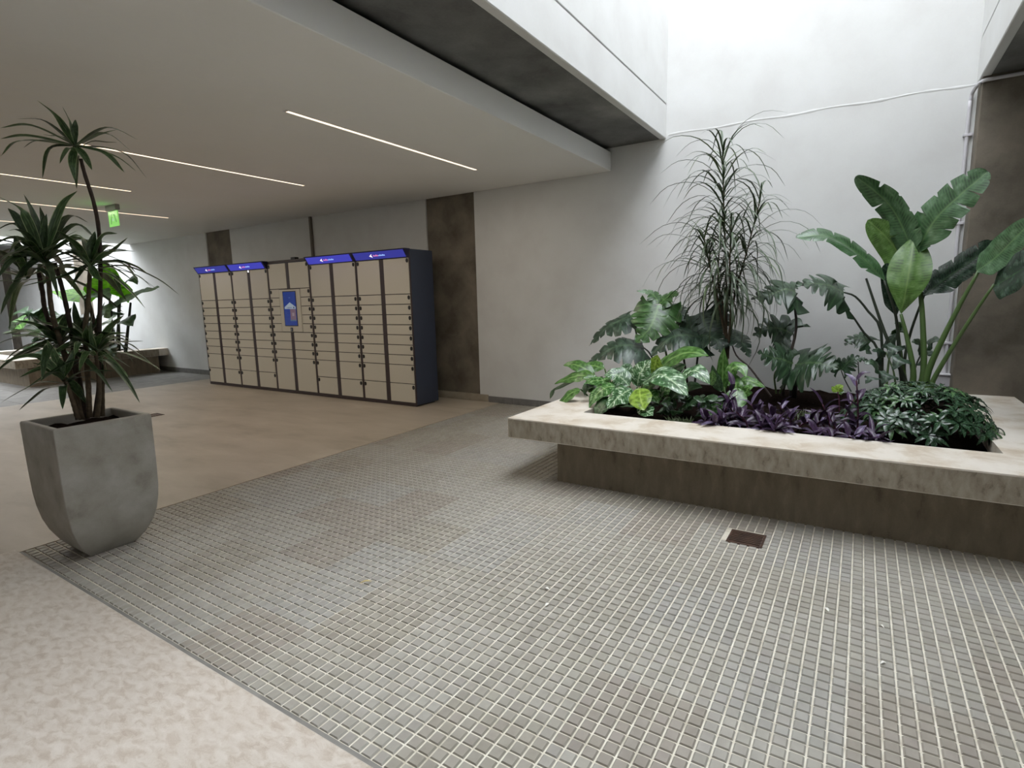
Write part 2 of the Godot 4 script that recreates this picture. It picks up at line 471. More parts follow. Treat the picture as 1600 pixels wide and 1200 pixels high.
# ------------------------------------------------------------------ the building
func shell():
	var b := WALL_Z
	var cols := [[-22.34, -21.5], [-17.1, -16.26], [-10.9, -10.08], [-5.28, -4.436], [0.705, 1.56]]
	var at := -24.0
	var where := ["beyond the far patio", "between two dark columns behind the far patio", "behind the far patio and its plants", "behind the parcel lockers", "behind the planted bench under the light well", "right of the last dark column"]
	var k := 0
	for c in cols + [[3.0, 3.0]]:
		struct("wall_back", box(Vector3(at, -0.1, b - 0.25), Vector3(c[0], (TOP if k == 4 else FAR_TOP) if k in [1, 2, 4] else SLAB_Y + 0.1, b)), M.white, "white painted back wall " + where[k])
		at = c[1]
		k += 1
	var cw := ["farthest dark concrete column in the back wall", "dark concrete column in the back wall behind the far patio", "dark concrete column in the back wall over the left end of the lockers", "dark concrete column in the back wall right beside the lockers", "brown concrete column in the back wall at the right of the planted bench"]
	for i in cols.size():
		struct("column", box(Vector3(cols[i][0] - (0.012 if i == 4 else 0.0), -0.1, b - 0.25), Vector3(cols[i][1], SLAB_Y + 0.1, b + (0.18 if i == 4 else -0.018)), 0.008), M.column, cw[i])
	struct("wall_back", box(Vector3(0.705, SLAB_Y + 0.1, b - 0.25), Vector3(0.95, TOP_RIGHT, b)), M.white, "white wall at the top corner of the light well")
	struct("wall_back", box(Vector3(-17.2, SLAB_Y + 0.1, b - 0.25), Vector3(-16.2, FAR_TOP, b)), M.white, "white wall at the top of the far light well")
	# closing walls, out of the frame
	struct("wall_left", box(Vector3(-24.2, -0.1, b - 0.25), Vector3(-24.0, SLAB_Y + 0.1, 3.2)), M.white, "white end wall of the hall")
	struct("wall_right", box(Vector3(3.0, -0.1, b - 0.25), Vector3(3.2, SLAB_Y + 0.1, 3.2)), M.white, "white wall at the right end")
	struct("wall_front", box(Vector3(-24.0, -0.1, 3.0), Vector3(3.0, SLAB_Y + 0.1, 3.2)), M.white, "white wall opposite the lockers")
	# concrete slab over the hall, open at the two light wells
	var wells := [[-18.4, -14.05], [-1.9, 0.70]]
	var f := 1.0
	var y := SLAB_Y
	struct("ceiling", box(Vector3(-24.0, y, b), Vector3(-18.4, y + 0.3, f)), M.dark_concrete, "raw concrete slab left of the far light well")
	struct("ceiling", box(Vector3(-14.05, y, b), Vector3(-1.9, y + 0.3, f)), M.dark_concrete, "raw grey concrete slab above the white ceiling edge")
	struct("ceiling", box(Vector3(0.70, y, b), Vector3(3.0, y + 0.3, f)), M.dark_concrete, "raw brown concrete slab at the top right")
	struct("ceiling", box(Vector3(-24.0, y, f), Vector3(3.0, y + 0.3, 3.2)), M.dark_concrete, "raw concrete slab over the entrance side")
	var side := ["far", "near"]
	for i in 2:
		var w: Array = wells[i]
		var top := FAR_TOP if i == 0 else TOP
		var t := "white painted %s side wall of the " + ("far" if i == 0 else "near") + " light well"
		struct("wall_left", box(Vector3(w[0] - 0.2, y + 0.3, b), Vector3(w[0], top, f + 0.2)), M.white, t % "left")
		struct("wall_right", box(Vector3(w[1], y + 0.3, b), Vector3(w[1] + 0.2, top if i == 0 else TOP_RIGHT, f + 0.2)), M.white, t % "right")
		struct("wall_front", box(Vector3(w[0], y + 0.3, f), Vector3(w[1], top, f + 0.2)), M.white, t % "front")
		# the painted edge beams stand a little proud of the wall above them
		struct("trim_1", box(Vector3(w[0] - 0.05, y - 0.004, b), Vector3(w[0] + 0.018, y + 0.335, f), 0.006), M.white, "white painted edge beam on the left of the " + side[i] + " light well")
		struct("trim_2", box(Vector3(w[1] - 0.018, y - 0.004, b), Vector3(w[1] + 0.05, y + 0.335, f), 0.006), M.white, "white painted edge beam on the right of the " + side[i] + " light well")
		struct("trim_6", box(Vector3(w[0], y + 0.345, b), Vector3(w[0] + 0.018, top, f), 0.003), M.white, "white plaster face above the shadow groove, left side of the " + side[i] + " light well")
		struct("trim_7", box(Vector3(w[1] - 0.018, y + 0.345, b), Vector3(w[1], top if i == 0 else TOP_RIGHT, f), 0.003), M.white, "white plaster face above the shadow groove, right side of the " + side[i] + " light well")
		struct("trim_3", box(Vector3(w[0], y - 0.004, f - 0.018), Vector3(w[1], y + 0.335, f + 0.05), 0.006), M.white, "white painted edge beam at the front of the " + side[i] + " light well")
	# dropped white ceiling
	struct("ceiling", box(Vector3(-14.0, SOFFIT_Y, b), Vector3(-2.505, SOFFIT_Y + 0.205, 3.0), 0.004), M.soffit, "dropped smooth white ceiling with recessed light strips")
	# cement ridge across the back wall of the light well
	var st := begin()
	st.set_smooth_group(1)
	var last := []
	for i in 121:
		var x := -1.86 + 2.54 * i / 120.0
		var w := 0.005 + 0.007 * absf(sin(i * 0.37) * cos(i * 0.11)) + rng.randf() * 0.004
		var yy := 3.088 - 0.03 * (i / 120.0) + 0.006 * sin(i * 0.2)
		var row := [Vector3(x, yy - w, b), Vector3(x, yy, b + 0.002 + w * 0.35), Vector3(x, yy + w, b)]
		if i > 0:
			for j in 2:
				quad(st, last[j], last[j + 1], row[j + 1], row[j])
		last = row
	struct("trim_4", done(st), M.white, "rough white cement joint across the back wall")
	struct("trim_5", box(Vector3(-1.895, 3.75, b), Vector3(-1.886, 6.0, b + 0.004), 0.002), M.trunk_grey, "dark cracked joint in the corner of the light well")
	# skirting
	var bb := struct("baseboard_back", box(Vector3(-4.29, -0.05, b), Vector3(0.70, 0.082, b + 0.008)), M.groove, "grey tile skirting on the white wall by the planted bench")
	for i in 12:
		var x := -4.289 + 0.403 * i
		mi("skirting_tile", box(Vector3(x, 0.0, b), Vector3(x + 0.40, 0.085, b + 0.014), 0.003), M.skirt_tile, bb)
	struct("baseboard_back", box(Vector3(-10.66, 0.0, b - 0.018), Vector3(-4.295, 0.10, b + 0.012), 0.004), M.skirt_concrete, "pale concrete skirting behind the lockers and the dark column")
	struct("baseboard_back", box(Vector3(-24.0, 0.0, b - 0.018), Vector3(-10.665, 0.10, b + 0.014), 0.003), M.skirt_tile, "grey skirting along the far patio wall")

func tile_mesh(nx: int, nz: int, tint_seed: int, hole := Rect2()) -> ArrayMesh:
	# moulded paving tile: raised square pads of 50 mm pitch on a light ground
	var r := RandomNumberGenerator.new()
	r.seed = tint_seed
	var st := begin()
	var g := 0.05
	var hw := 0.0198
	var hz := 0.0218
	var dp := 0.0057
	var ch := 0.0025
	st.set_smooth_group(-1)
	for ix in nx:
		for iz in nz:
			var c := Vector3((ix + 0.5) * g, 0, (iz + 0.5) * g)
			if hole.size.x > 0 and hole.has_point(Vector2(c.x, c.z)):
				continue
			var v := 0.9 + r.randf() * 0.14 + (r.randf() - 0.5) * 0.06
			var pad := Color(v, v * (1.0 - r.randf() * 0.02), v * (1.0 - r.randf() * 0.035))
			st.set_color(pad)
			var a := []
			var t := []
			for k in [[-1, -1], [1, -1], [1, 1], [-1, 1]]:
				a.append(c + Vector3(k[0] * (hw + 0.0026), -dp, k[1] * hz))
				t.append(c + Vector3(k[0] * (hw - ch), r.randf() * 0.0006, k[1] * (hz - ch)))
			quad(st, t[0], t[1], t[2], t[3])
			for k in 4:
				var k2 := (k + 1) % 4
				# x-facing flanks lightened: side light put into the colour, with pale cement slurry
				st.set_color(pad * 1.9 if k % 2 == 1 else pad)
				quad(st, a[k], a[k2], t[k2], t[k])
	return done(st)

func floors():
	var bed := struct("floor", box(Vector3(-4.15, -0.15, -6.14), Vector3(3.0, -0.0054, -1.0)), M.groove, "light cement bed of the patio paving under the light well")
	var meshes := []
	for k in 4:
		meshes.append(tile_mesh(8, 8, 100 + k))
	for ix in range(-11, 5):
		for iz in range(-12, 1):
			var x0 := 0.04 + ix * 0.4
			var z0 := -1.375 + iz * 0.4
			var m: Mesh = meshes[rng.randi() % 4]
			var px := x0
			var pz := z0
			var nx := 8
			var nz := 8
			if ix == -11:
				nx = 3
				px = x0 + 0.25
			if iz == 0:
				nz = 7
			if iz == -12:
				nz = 8
			if x0 > -1.95 and z0 < -4.1 and x0 < 1.2:
				continue
			var hole := Rect2()
			if ix == -2 or ix == -1:
				if iz in [-5]:
					hole = Rect2(-0.585 - px, -3.355 - pz, 0.20, 0.20)
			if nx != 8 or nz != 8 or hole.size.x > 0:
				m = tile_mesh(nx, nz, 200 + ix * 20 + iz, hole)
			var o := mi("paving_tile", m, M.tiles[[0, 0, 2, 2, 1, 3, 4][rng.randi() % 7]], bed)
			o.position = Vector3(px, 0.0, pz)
	struct("floor", box(Vector3(-10.66, -0.15, -6.16), Vector3(-4.112, 0.002, 3.0)), M.hall, "smooth brownish concrete floor of the hall in front of the lockers")
	# pale polished slab in the foreground, with a softened edge
	struct("floor", box(Vector3(-4.150, -0.15, -1.003), Vector3(3.0, 0.014, 3.0), 0.008), M.front, "pale mottled polished concrete floor in the foreground")
	struct("trim_8", box(Vector3(-4.11, -0.02, -1.0235), Vector3(2.2, 0.0005, -0.99), 0.002), M.far_tile, "narrow grey mortar joint between the patio paving and the pale foreground floor")
	var far := struct("floor", box(Vector3(-24.0, -0.15, -6.16), Vector3(-10.664, -0.006, 3.0)), M.groove, "cement bed of the grey far patio paving")
	var ft := box(Vector3(0.002, -0.006, 0.002), Vector3(0.398, 0.0, 0.398), 0.002)
	for ix in 9:
		for iz in 13:
			var o := mi("paving_tile", ft, M.far_tile, far)
			o.position = Vector3(-10.664 - 0.4 * (ix + 1), 0.0, -6.14 + 0.4 * iz)
	struct("floor", box(Vector3(-24.0, -0.004, -6.14), Vector3(-14.27, 0.0, 3.0)), M.far_tile, "grey paving at the far end")
	struct("floor", box(Vector3(-14.27, -0.004, -0.93), Vector3(-10.664, 0.0, 3.0)), M.far_tile, "grey paving of the far patio nearer the camera")

# ------------------------------------------------------------------ planted benches
func planter(called_label: String, x0: float, x1: float, base0: float, base1: float, z1: float, bz: float, rim0: float, rim1: float, rimz: float):
	var t := thing("planter_bench", called_label, "planter")
	var top := CSGBox3D.new()
	var lo := Vector3(x0, 0.36, WALL_Z)
	var hi := Vector3(x1, SLAB_TOP, z1)
	var comb := CSGCombiner3D.new()
	comb.name = "slab_top"
	var body := CSGBox3D.new()
	body.size = hi - lo
	body.position = (lo + hi) * 0.5
	body.name = "slab"
	comb.add_child(body)
	top.name = "bed_opening"
	top.operation = CSGShape3D.OPERATION_SUBTRACTION
	var olo := Vector3(x0 + rim0, 0.2, WALL_Z - 0.1)
	var ohi := Vector3(x1 - rim1, 0.6, z1 - rimz)
	top.size = ohi - olo
	top.position = (olo + ohi) * 0.5
	comb.add_child(top)
	# notch round the column that stands forward at the right
	var notch := CSGBox3D.new()
	notch.name = "column_notch"
	notch.operation = CSGShape3D.OPERATION_SUBTRACTION
	notch.size = Vector3(1.2, 0.6, 0.4)
	notch.position = Vector3(0.692 + 0.6, 0.4, -5.958 - 0.2)
	comb.add_child(notch)
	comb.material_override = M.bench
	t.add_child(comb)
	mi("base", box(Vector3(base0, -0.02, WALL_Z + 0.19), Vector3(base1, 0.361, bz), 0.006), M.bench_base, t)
	var st := begin()
	st.set_smooth_group(1)
	var n := FastNoiseLite.new()
	n.seed = 5
	n.frequency = 2.4
	var sx := 30
	var sz := 22
	for i in sx:
		for j in sz:
			var q := []
			for k in [[0, 0], [1, 0], [1, 1], [0, 1]]:
				var x := lerpf(olo.x, ohi.x, float(i + k[0]) / sx)
				var z := lerpf(WALL_Z, ohi.z, float(j + k[1]) / sz)
				q.append(Vector3(x, 0.425 + 0.03 * n.get_noise_2d(x * 4.0, z * 4.0) + 0.015 * n.get_noise_2d(x * 17.0, z * 17.0), z))
			quad(st, q[0], q[1], q[2], q[3])
	mi("soil", done(st), M.soil, t)
	# board-marked front and side faces of the slab, a shade rougher than its top
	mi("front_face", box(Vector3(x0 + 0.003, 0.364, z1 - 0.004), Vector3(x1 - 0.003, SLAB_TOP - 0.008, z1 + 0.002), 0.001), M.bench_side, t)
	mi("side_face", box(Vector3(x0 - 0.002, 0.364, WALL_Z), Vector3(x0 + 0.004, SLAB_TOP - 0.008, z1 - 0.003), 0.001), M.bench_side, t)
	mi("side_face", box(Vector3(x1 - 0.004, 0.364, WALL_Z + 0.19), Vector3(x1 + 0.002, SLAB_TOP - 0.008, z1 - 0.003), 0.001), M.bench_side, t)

func planters():
	planter("pale concrete bench planter with wide overhanging slab, full of plants below the bright light well", -2.233, 1.105, -1.919, 1.0, -3.437, -3.64, 0.43, 0.405, 0.43)
	planter("far concrete bench planter seen behind the tall potted plant", -16.5, -12.853, -16.3, -12.9, -3.52, -3.70, 0.45, 0.40, 0.40)

# ------------------------------------------------------------------ parcel lockers
func lock_mesh() -> ArrayMesh:
	var st := begin()
	st.set_smooth_group(1)
	var n := 14
	var prof := [[0.021, 0.0], [0.020, 0.006], [0.013, 0.008], [0.0, 0.008]]
	for i in n:
		var a0 := TAU * i / n
		var a1 := TAU * (i + 1) / n
		for k in prof.size() - 1:
			var q := []
			for e in [[k, a0], [k, a1], [k + 1, a1], [k + 1, a0]]:
				var p: Array = prof[e[0]]
				q.append(Vector3(cos(e[1]) * p[0], sin(e[1]) * p[0] * 1.35, p[1]))
			quad(st, q[0], q[3], q[2], q[1])
	return done(st)

func lockers():
	var fz := -5.41
	var seams := [1.972, 1.50, 1.368, 1.233, 1.099, 0.965, 0.831, 0.696, 0.562, 0.308, 0.05]
	var mid_seams := [2.03, 1.638]
	var low_seams := [0.972, 0.833, 0.698, 0.565, 0.05]
	var lockm := lock_mesh()
	var names := ["parcel locker bank at the far left end, its lit blue header over many cream doors", "second parcel locker bank from the left, lit blue header with a small white lamp below", "middle parcel locker bank with a blue touch screen and no lit header", "parcel locker bank right of the screen bank, lit blue header over cream doors", "parcel locker bank at the right end, with bare dark blue side panel"]
	for u in 5:
		var x0 := -9.955 + u * 1.0
		var t := thing("parcel_locker", names[u], "locker", Vector3(x0, 0, fz), "banks of the parcel lockers")
		var st := begin()
		add_box(st, Vector3(0.001, 0.022, -0.45), Vector3(0.999, 2.075 if u == 2 else 2.072, -0.012), 0.004)
		mi("body", done(st), M.locker_side, t)
		st = begin()
		for e in [[0.001, 0.022], [0.452, 0.528], [0.978, 0.999]]:
			add_box(st, Vector3(e[0], 0.03, -0.011), Vector3(e[1], 2.03, 0.001), 0.002)
		add_box(st, Vector3(0.001, 0.004, -0.011), Vector3(0.999, 0.046, 0.002), 0.003)
		add_box(st, Vector3(0.02, 2.0 if u != 2 else 2.036, -0.011), Vector3(0.98, 2.05 if u != 2 else 2.072, 0.001), 0.002)
		add_box(st, Vector3(0.02, 0.04, -0.013), Vector3(0.98, 2.0, -0.0095))
		mi("frame", done(st), M.locker_frame, t)
		st = begin()
		for e in [0.06, 0.94]:
			add_box(st, Vector3(e - 0.03, 0.0, -0.40), Vector3(e + 0.03, 0.024, -0.05))
		mi("foot", done(st), M.black, t)
		for c in 2:
			var a := 0.024 if c == 0 else 0.530
			var b := 0.450 if c == 0 else 0.976
			var lx := 0.045 if c == 0 else 0.955
			if u != 2:
				for k in seams.size() - 1:
					door(t, a, b, seams[k + 1], seams[k], lx, lockm)
			else:
				door(t, a, b, 1.638, 2.03, lx, lockm)
				for k in 5:
					door(t, a if c == 0 else 0.762, 0.243 if c == 0 else b, 1.638 - (k + 1) * 0.1332, 1.638 - k * 0.1332, lx, lockm)
				for k in low_seams.size() - 1:
					door(t, a, b, low_seams[k + 1], low_seams[k], lx, lockm)
		if u == 2:
			console(t)
		else:
			header(t, u)
		if u == 1:
			var lamp := plain(S(240, 240, 255), 0.3)
			lamp.emission_enabled = true
			lamp.emission = Color(1, 1, 1)
			lamp.emission_energy_multiplier = 2.0
			mi("indicator_lamp", box(Vector3(0.478, 1.93, 0.001), Vector3(0.50, 1.96, 0.006), 0.002), lamp, t)
		if u == 2 or u == 4:
			var ox := 0.32 if u == 2 else 0.60
			mi("antenna_box", box(Vector3(ox, 2.055 if u == 4 else 2.075, -0.28), Vector3(ox + 0.10, 2.115 if u == 4 else 2.13, -0.2), 0.006), M.black, t)

func door(t: Node3D, a: float, b: float, y0: float, y1: float, lx: float, lockm: Mesh):
	var d := mi("door", box(Vector3(a, y0 + 0.005, -0.009), Vector3(b, y1 - 0.005, 0.004), 0.002), M.locker, t)
	var l := mi("lock", lockm, M.black, d)
	l.position = Vector3(lx, y1 - 0.045, 0.004)

func header(t: Node3D, u: int):
	# wedge shaped light box, leaning out at its top
	var st := begin()
	st.set_smooth_group(-1)
	var y0 := 1.962
	var y1 := 2.078
	var pr := [Vector2(-0.015, y0), Vector2(0.012, y0), Vector2(0.085, y1), Vector2(-0.015, y1)]
	var xs := [0.004, 0.996]
	for k in 4:
		var p: Vector2 = pr[k]
		var q: Vector2 = pr[(k + 1) % 4]
		quad(st, Vector3(xs[0], p.y, p.x), Vector3(xs[0], q.y, q.x), Vector3(xs[1], q.y, q.x), Vector3(xs[1], p.y, p.x))
	for s in 2:
		var c := []
		for k in 4:
			c.append(Vector3(xs[s], pr[k].y, pr[k].x))
		if s == 0:
			quad(st, c[0], c[3], c[2], c[1])
		else:
			quad(st, c[0], c[1], c[2], c[3])
	mi("sign_box", done(st), plain(S(30, 30, 62), 0.4), t)
	var lit := plain(S(20, 24, 80), 0.4)
	lit.emission_enabled = true
	lit.emission = S(74, 76, 214) if u in [1, 3] else S(62, 66, 176)
	lit.emission_energy_multiplier = 0.62
	# the sloping face: place parts on it through a tilted frame
	var f := Node3D.new()
	f.name = "lit_sign"
	t.add_child(f)
	var n := Vector3(0, -0.073, 0.116).normalized()
	f.transform = Transform3D(Basis(Vector3.RIGHT, n.cross(Vector3.RIGHT), n), Vector3(0.5, (y0 + y1) * 0.5, (0.012 + 0.085) * 0.5) + n * 0.001)
	mi("lit_panel", box(Vector3(-0.462, -0.053, 0), Vector3(0.462, 0.053, 0.006), 0.003), lit, f)
	var white := plain(S(240, 240, 250), 0.4)
	white.emission_enabled = true
	white.emission = S(255, 245, 250)
	white.emission_energy_multiplier = 0.9
	var pink := plain(S(230, 140, 180), 0.4)
	pink.emission_enabled = true
	pink.emission = S(226, 130, 190)
	pink.emission_energy_multiplier = 0.7
	var pale := plain(S(150, 190, 250), 0.4)
	pale.emission_enabled = true
	pale.emission = S(150, 186, 250)
	pale.emission_energy_multiplier = 0.8
	# a small arrow mark, then a row of strokes fading from pink to pale blue
	st = begin()
	st.set_smooth_group(-1)
	var ar := [Vector2(-0.175, -0.006), Vector2(-0.115, 0.026), Vector2(-0.128, 0.002), Vector2(-0.118, -0.028)]
	var o := Vector3(0, 0, 0.008)
	quad(st, Vector3(ar[0].x, ar[0].y, 0.008), Vector3(ar[1].x, ar[1].y, 0.008), Vector3(ar[2].x, ar[2].y, 0.008), Vector3(ar[3].x, ar[3].y, 0.008))
	mi("arrow_mark", done(st), white, f)
	st = begin()
	var st2 := begin()
	for k in 9:
		var x := -0.095 + k * 0.024
		var h: float = [0.012, 0.009, 0.015, 0.010, 0.009, 0.013, 0.010, 0.014, 0.010][k]
		add_box(st if k < 4 else st2, Vector3(x, -0.012, 0.006), Vector3(x + 0.017, -0.012 + h * 1.6, 0.0085))
	mi("lettering", done(st), pink, f)
	mi("lettering", done(st2), pale, f)
	var l := AreaLight3D.new()
	l.name = "header_light"
	l.area_size = Vector2(0.9, 0.11)
	l.light_color = Color(0.35, 0.36, 1.0)
	l.light_energy = 0.035
	l.shadow_enabled = true
	f.add_child(l)
	l.position = Vector3(0, 0, 0.02)
	l.rotation.y = PI
	
func console(t: Node3D):
	mi("console_panel", box(Vector3(0.254, 0.980, -0.009), Vector3(0.751, 1.628, 0.010), 0.003), M.locker, t)
	var s := mi("screen", box(Vector3(0.340, 1.066, 0.008), Vector3(0.660, 1.602, 0.013), 0.003), M.black, t)
	var glow := func(c: Color, e: float) -> StandardMaterial3D:
		var m := plain(c.darkened(0.6), 0.2)
		m.emission_enabled = true
		m.emission = c
		m.emission_energy_multiplier = e
		return m
	mi("display", box(Vector3(0.352, 1.078, 0.012), Vector3(0.648, 1.590, 0.0145), 0.001), glow.call(S(16, 56, 150), 0.42), s)
	# picture on the display: a pale roof shape, a parcel and a few small marks
	var st := begin()
	st.set_smooth_group(-1)
	var z := 0.0155
	st.add_vertex(Vector3(0.372, 1.362, z)); st.add_vertex(Vector3(0.505, 1.432, z)); st.add_vertex(Vector3(0.640, 1.362, z))
	quad(st, Vector3(0.372, 1.330, z), Vector3(0.372, 1.362, z), Vector3(0.640, 1.362, z), Vector3(0.640, 1.330, z))
	mi("display_roof", done(st), glow.call(S(176, 190, 206), 0.45), s)
	mi("display_parcel", box(Vector3(0.500, 1.150, 0.0142), Vector3(0.636, 1.328, 0.0158)), glow.call(S(140, 110, 128), 0.35), s)
	mi("display_parcel", box(Vector3(0.545, 1.222, 0.0150), Vector3(0.596, 1.272, 0.0166)), glow.call(S(170, 150, 160), 0.4), s)
	mi("display_parcel", box(Vector3(0.490, 1.146, 0.0142), Vector3(0.630, 1.166, 0.0162)), glow.call(S(86, 120, 150), 0.35), s)
	mi("display_mark", box(Vector3(0.44, 1.345, 0.0150), Vector3(0.545, 1.352, 0.0166)), glow.call(S(40, 70, 140), 0.3), s)
	mi("display_mark", box(Vector3(0.585, 1.338, 0.0150), Vector3(0.606, 1.362, 0.0166)), glow.call(S(20, 40, 110), 0.3), s)
	mi("display_mark", box(Vector3(0.475, 1.50, 0.0142), Vector3(0.515, 1.512, 0.0158)), glow.call(S(60, 100, 180), 0.35), s)
	mi("display_mark", box(Vector3(0.42, 1.235, 0.0142), Vector3(0.465, 1.247, 0.0158)), glow.call(S(60, 100, 180), 0.35), s)
	mi("scanner", box(Vector3(0.475, 0.985, 0.008), Vector3(0.525, 1.045, 0.02), 0.004), M.locker_side, t)
	mi("scanner_window", box(Vector3(0.490, 0.995, 0.019), Vector3(0.512, 1.03, 0.022), 0.002), M.chrome, t)

# ------------------------------------------------------------------ lamps and fittings
func lamps():
	var ls := [[-3.665, -5.13, -2.77, "recessed warm light strip nearest the ceiling edge, seen whole above the hall"], [-5.763, -4.505, -2.24, "second warm ceiling light strip, passing behind the crown of the potted plant"], [-7.61, -3.43, -1.17, "third warm ceiling light strip, cut off by the left edge of the photo"], [-9.435, -4.745, -2.5, "fourth warm ceiling light strip, behind the green exit sign"], [-11.55, -3.95, -2.0, "farthest warm ceiling light strip, mostly hidden by the potted plant"]]
	var lit := plain(S(255, 240, 215), 0.4)
	lit.emission_enabled = true
	lit.emission = Color(1.0, 0.90, 0.78)
	lit.emission_energy_multiplier = 2.0
	for l in ls:
		var t := thing("ceiling_strip_light", l[3], "lamp", Vector3(l[0], SOFFIT_Y, (l[1] + l[2]) * 0.5), "warm light strips in the ceiling")
		var h: float = (l[2] - l[1]) * 0.5
		mi("diffuser", box(Vector3(-0.016, -0.004, -h), Vector3(0.016, 0.004, h), 0.001), lit, t)
		var st := begin()
		add_box(st, Vector3(-0.022, -0.003, -h - 0.02), Vector3(-0.0162, 0.003, h + 0.02))
		add_box(st, Vector3(0.0162, -0.003, -h - 0.02), Vector3(0.022, 0.003, h + 0.02))
		for s in [-1, 1]:
			add_box(st, Vector3(-0.0162, -0.003, s * (h + 0.01) - 0.0098), Vector3(0.0162, 0.003, s * (h + 0.01) + 0.0098))
		mi("frame", done(st), M.pipe, t)
		var a := AreaLight3D.new()
		a.name = "strip_glow"
		a.area_size = Vector2(0.026, h * 2.0)
		a.light_color = Color(1.0, 0.95, 0.88)
		a.light_energy = 1.25 * h
		a.shadow_enabled = true
		a.set("area_range", 30.0)
		t.add_child(a)
		a.position = Vector3(0, -0.008, 0)
		a.rotation.x = -PI / 2

func fittings():
	# exit sign under the ceiling
	var t := thing("exit_sign", "small lit green exit sign hanging under the ceiling", "sign", Vector3(-8.82, SOFFIT_Y, -3.715))
	mi("mount", box(Vector3(-0.15, -0.075, -0.03), Vector3(0.15, 0.0, 0.03), 0.006), plain(S(150, 150, 146), 0.5), t)
	var g := plain(S(60, 150, 50), 0.3)
	g.emission_enabled = true
	g.emission = S(140, 216, 104)
	g.emission_energy_multiplier = 0.75
	var panel := mi("panel", box(Vector3(-0.14, -0.285, -0.006), Vector3(0.14, -0.08, 0.006), 0.003), g, t)
	var dk := plain(S(40, 120, 40), 0.3)
	dk.emission_enabled = true
	dk.emission = S(110, 190, 84)
	dk.emission_energy_multiplier = 0.5
	var st := begin()
	st.set_smooth_group(-1)
	# running figure mark: head and two sloping limbs
	quad(st, Vector3(-0.085, -0.25, 0.0075), Vector3(-0.05, -0.13, 0.0075), Vector3(-0.02, -0.12, 0.0075), Vector3(-0.055, -0.25, 0.0075))
	quad(st, Vector3(0.02, -0.12, 0.0075), Vector3(0.05, -0.12, 0.0075), Vector3(0.10, -0.23, 0.0075), Vector3(0.075, -0.235, 0.0075))
	mi("figure_mark", done(st), dk, panel)
	var pale := plain(S(170, 220, 170), 0.3)
	pale.emission_enabled = true
	pale.emission = S(150, 210, 150)
	pale.emission_energy_multiplier = 0.6
	mi("figure_mark", box(Vector3(-0.03, -0.215, 0.005), Vector3(0.02, -0.175, 0.008), 0.003), pale, panel)
	t.rotation.y = 0.0
	var l := AreaLight3D.new()
	l.name = "sign_glow"
	l.area_size = Vector2(0.25, 0.21)
	l.light_color = Color(0.4, 1.0, 0.35)
	l.light_energy = 0.02
	l.shadow_enabled = true
	t.add_child(l)
	l.position = Vector3(0, -0.18, 0.03)
	l.rotation.y = PI
	# white conduit on the wall at the right, bending along the brown column
	var z := WALL_Z + 0.018
	t = thing("conduit_pipe", "thin white conduit running down the wall and bending along the top of the brown column", "pipe")
	mi("pipe", tube([Vector3(0.655, 0.66, z), Vector3(0.653, 1.6, z), Vector3(0.648, 2.6, z), Vector3(0.648, 2.93, z)], 0.014, 0.014, 10, 16), M.pipe, t)
	mi("elbow", tube([Vector3(0.648, 2.93, z), Vector3(0.655, 2.985, z + 0.015), Vector3(0.672, 3.012, z + 0.10), Vector3(0.70, 3.02, z + 0.178), Vector3(0.76, 3.022, z + 0.18)], 0.0145, 0.0145, 10, 14), M.pipe, t)
	mi("pipe", tube([Vector3(0.76, 3.022, z + 0.18), Vector3(1.1, 3.024, z + 0.18), Vector3(1.54, 3.024, z + 0.18)], 0.014, 0.014, 10, 8), M.pipe, t)
	for y in [2.66, 1.95, 0.93]:
		mi("clip", box(Vector3(0.622, y - 0.012, WALL_Z), Vector3(0.684, y + 0.012, z + 0.017), 0.004), M.pipe, t)
	t = thing("junction_box", "small white junction box low on the wall behind the glossy shrub", "box", Vector3(0.655, 0.60, WALL_Z))
	mi("body", box(Vector3(-0.06, -0.06, 0), Vector3(0.06, 0.05, 0.06), 0.006), M.pipe, t)
	mi("cover", box(Vector3(-0.07, 0.045, 0), Vector3(0.07, 0.062, 0.07), 0.004), M.pipe, t)
	t = thing("cable_trunking", "narrow dark cable trunking on the wall above the parcel lockers", "trunking", Vector3(-7.74, 0, WALL_Z))
	mi("channel", box(Vector3(-0.03, 0.1, 0), Vector3(0.03, SOFFIT_Y, 0.03), 0.004), M.trunk_grey, t)
	mi("cover", box(Vector3(-0.022, 0.1, 0.028), Vector3(0.022, SOFFIT_Y, 0.036), 0.002), M.trunk_grey, t)
	# drains
	drain("rusty square floor drain in the grey paving before the planted bench", Vector3(-0.485, 0.0, -3.255), 0.096)
	drain("small dark floor drain in the hall floor just behind the pot", Vector3(-7.80, 0.004, -3.44), 0.10)
	# fallen petals
	var pos := [Vector3(-1.216, 0.002, -2.186), Vector3(-1.148, 0.002, -2.062), Vector3(-0.053, 0.002, -2.646), Vector3(0.153, 0.002, -2.344), Vector3(0.157, 0.002, -2.623)]
	var pl := ["white petal fallen on the paving, the upper of two side by side in mid floor", "white petal fallen on the paving, the lower of two side by side in mid floor", "white petal fallen on the paving below the floor drain to its right", "tiny white petal on the paving, nearest the camera at the right", "tiny white petal on the paving between two others at the right"]
	for k in 5:
		var p := mi("fallen_petal", blade("oval", [Vector3(-0.014, 0.001, 0), Vector3(0, 0.006, 0.003), Vector3(0.014, 0.002, 0)], 0.016 if k < 3 else 0.010, Vector3.UP, {"seg": 8, "curl": 0.4}), M.petal)
		p.position = pos[k]
		p.rotation.y = k * 1.3
		tag(p, pl[k], "petal", "petals on the paving")
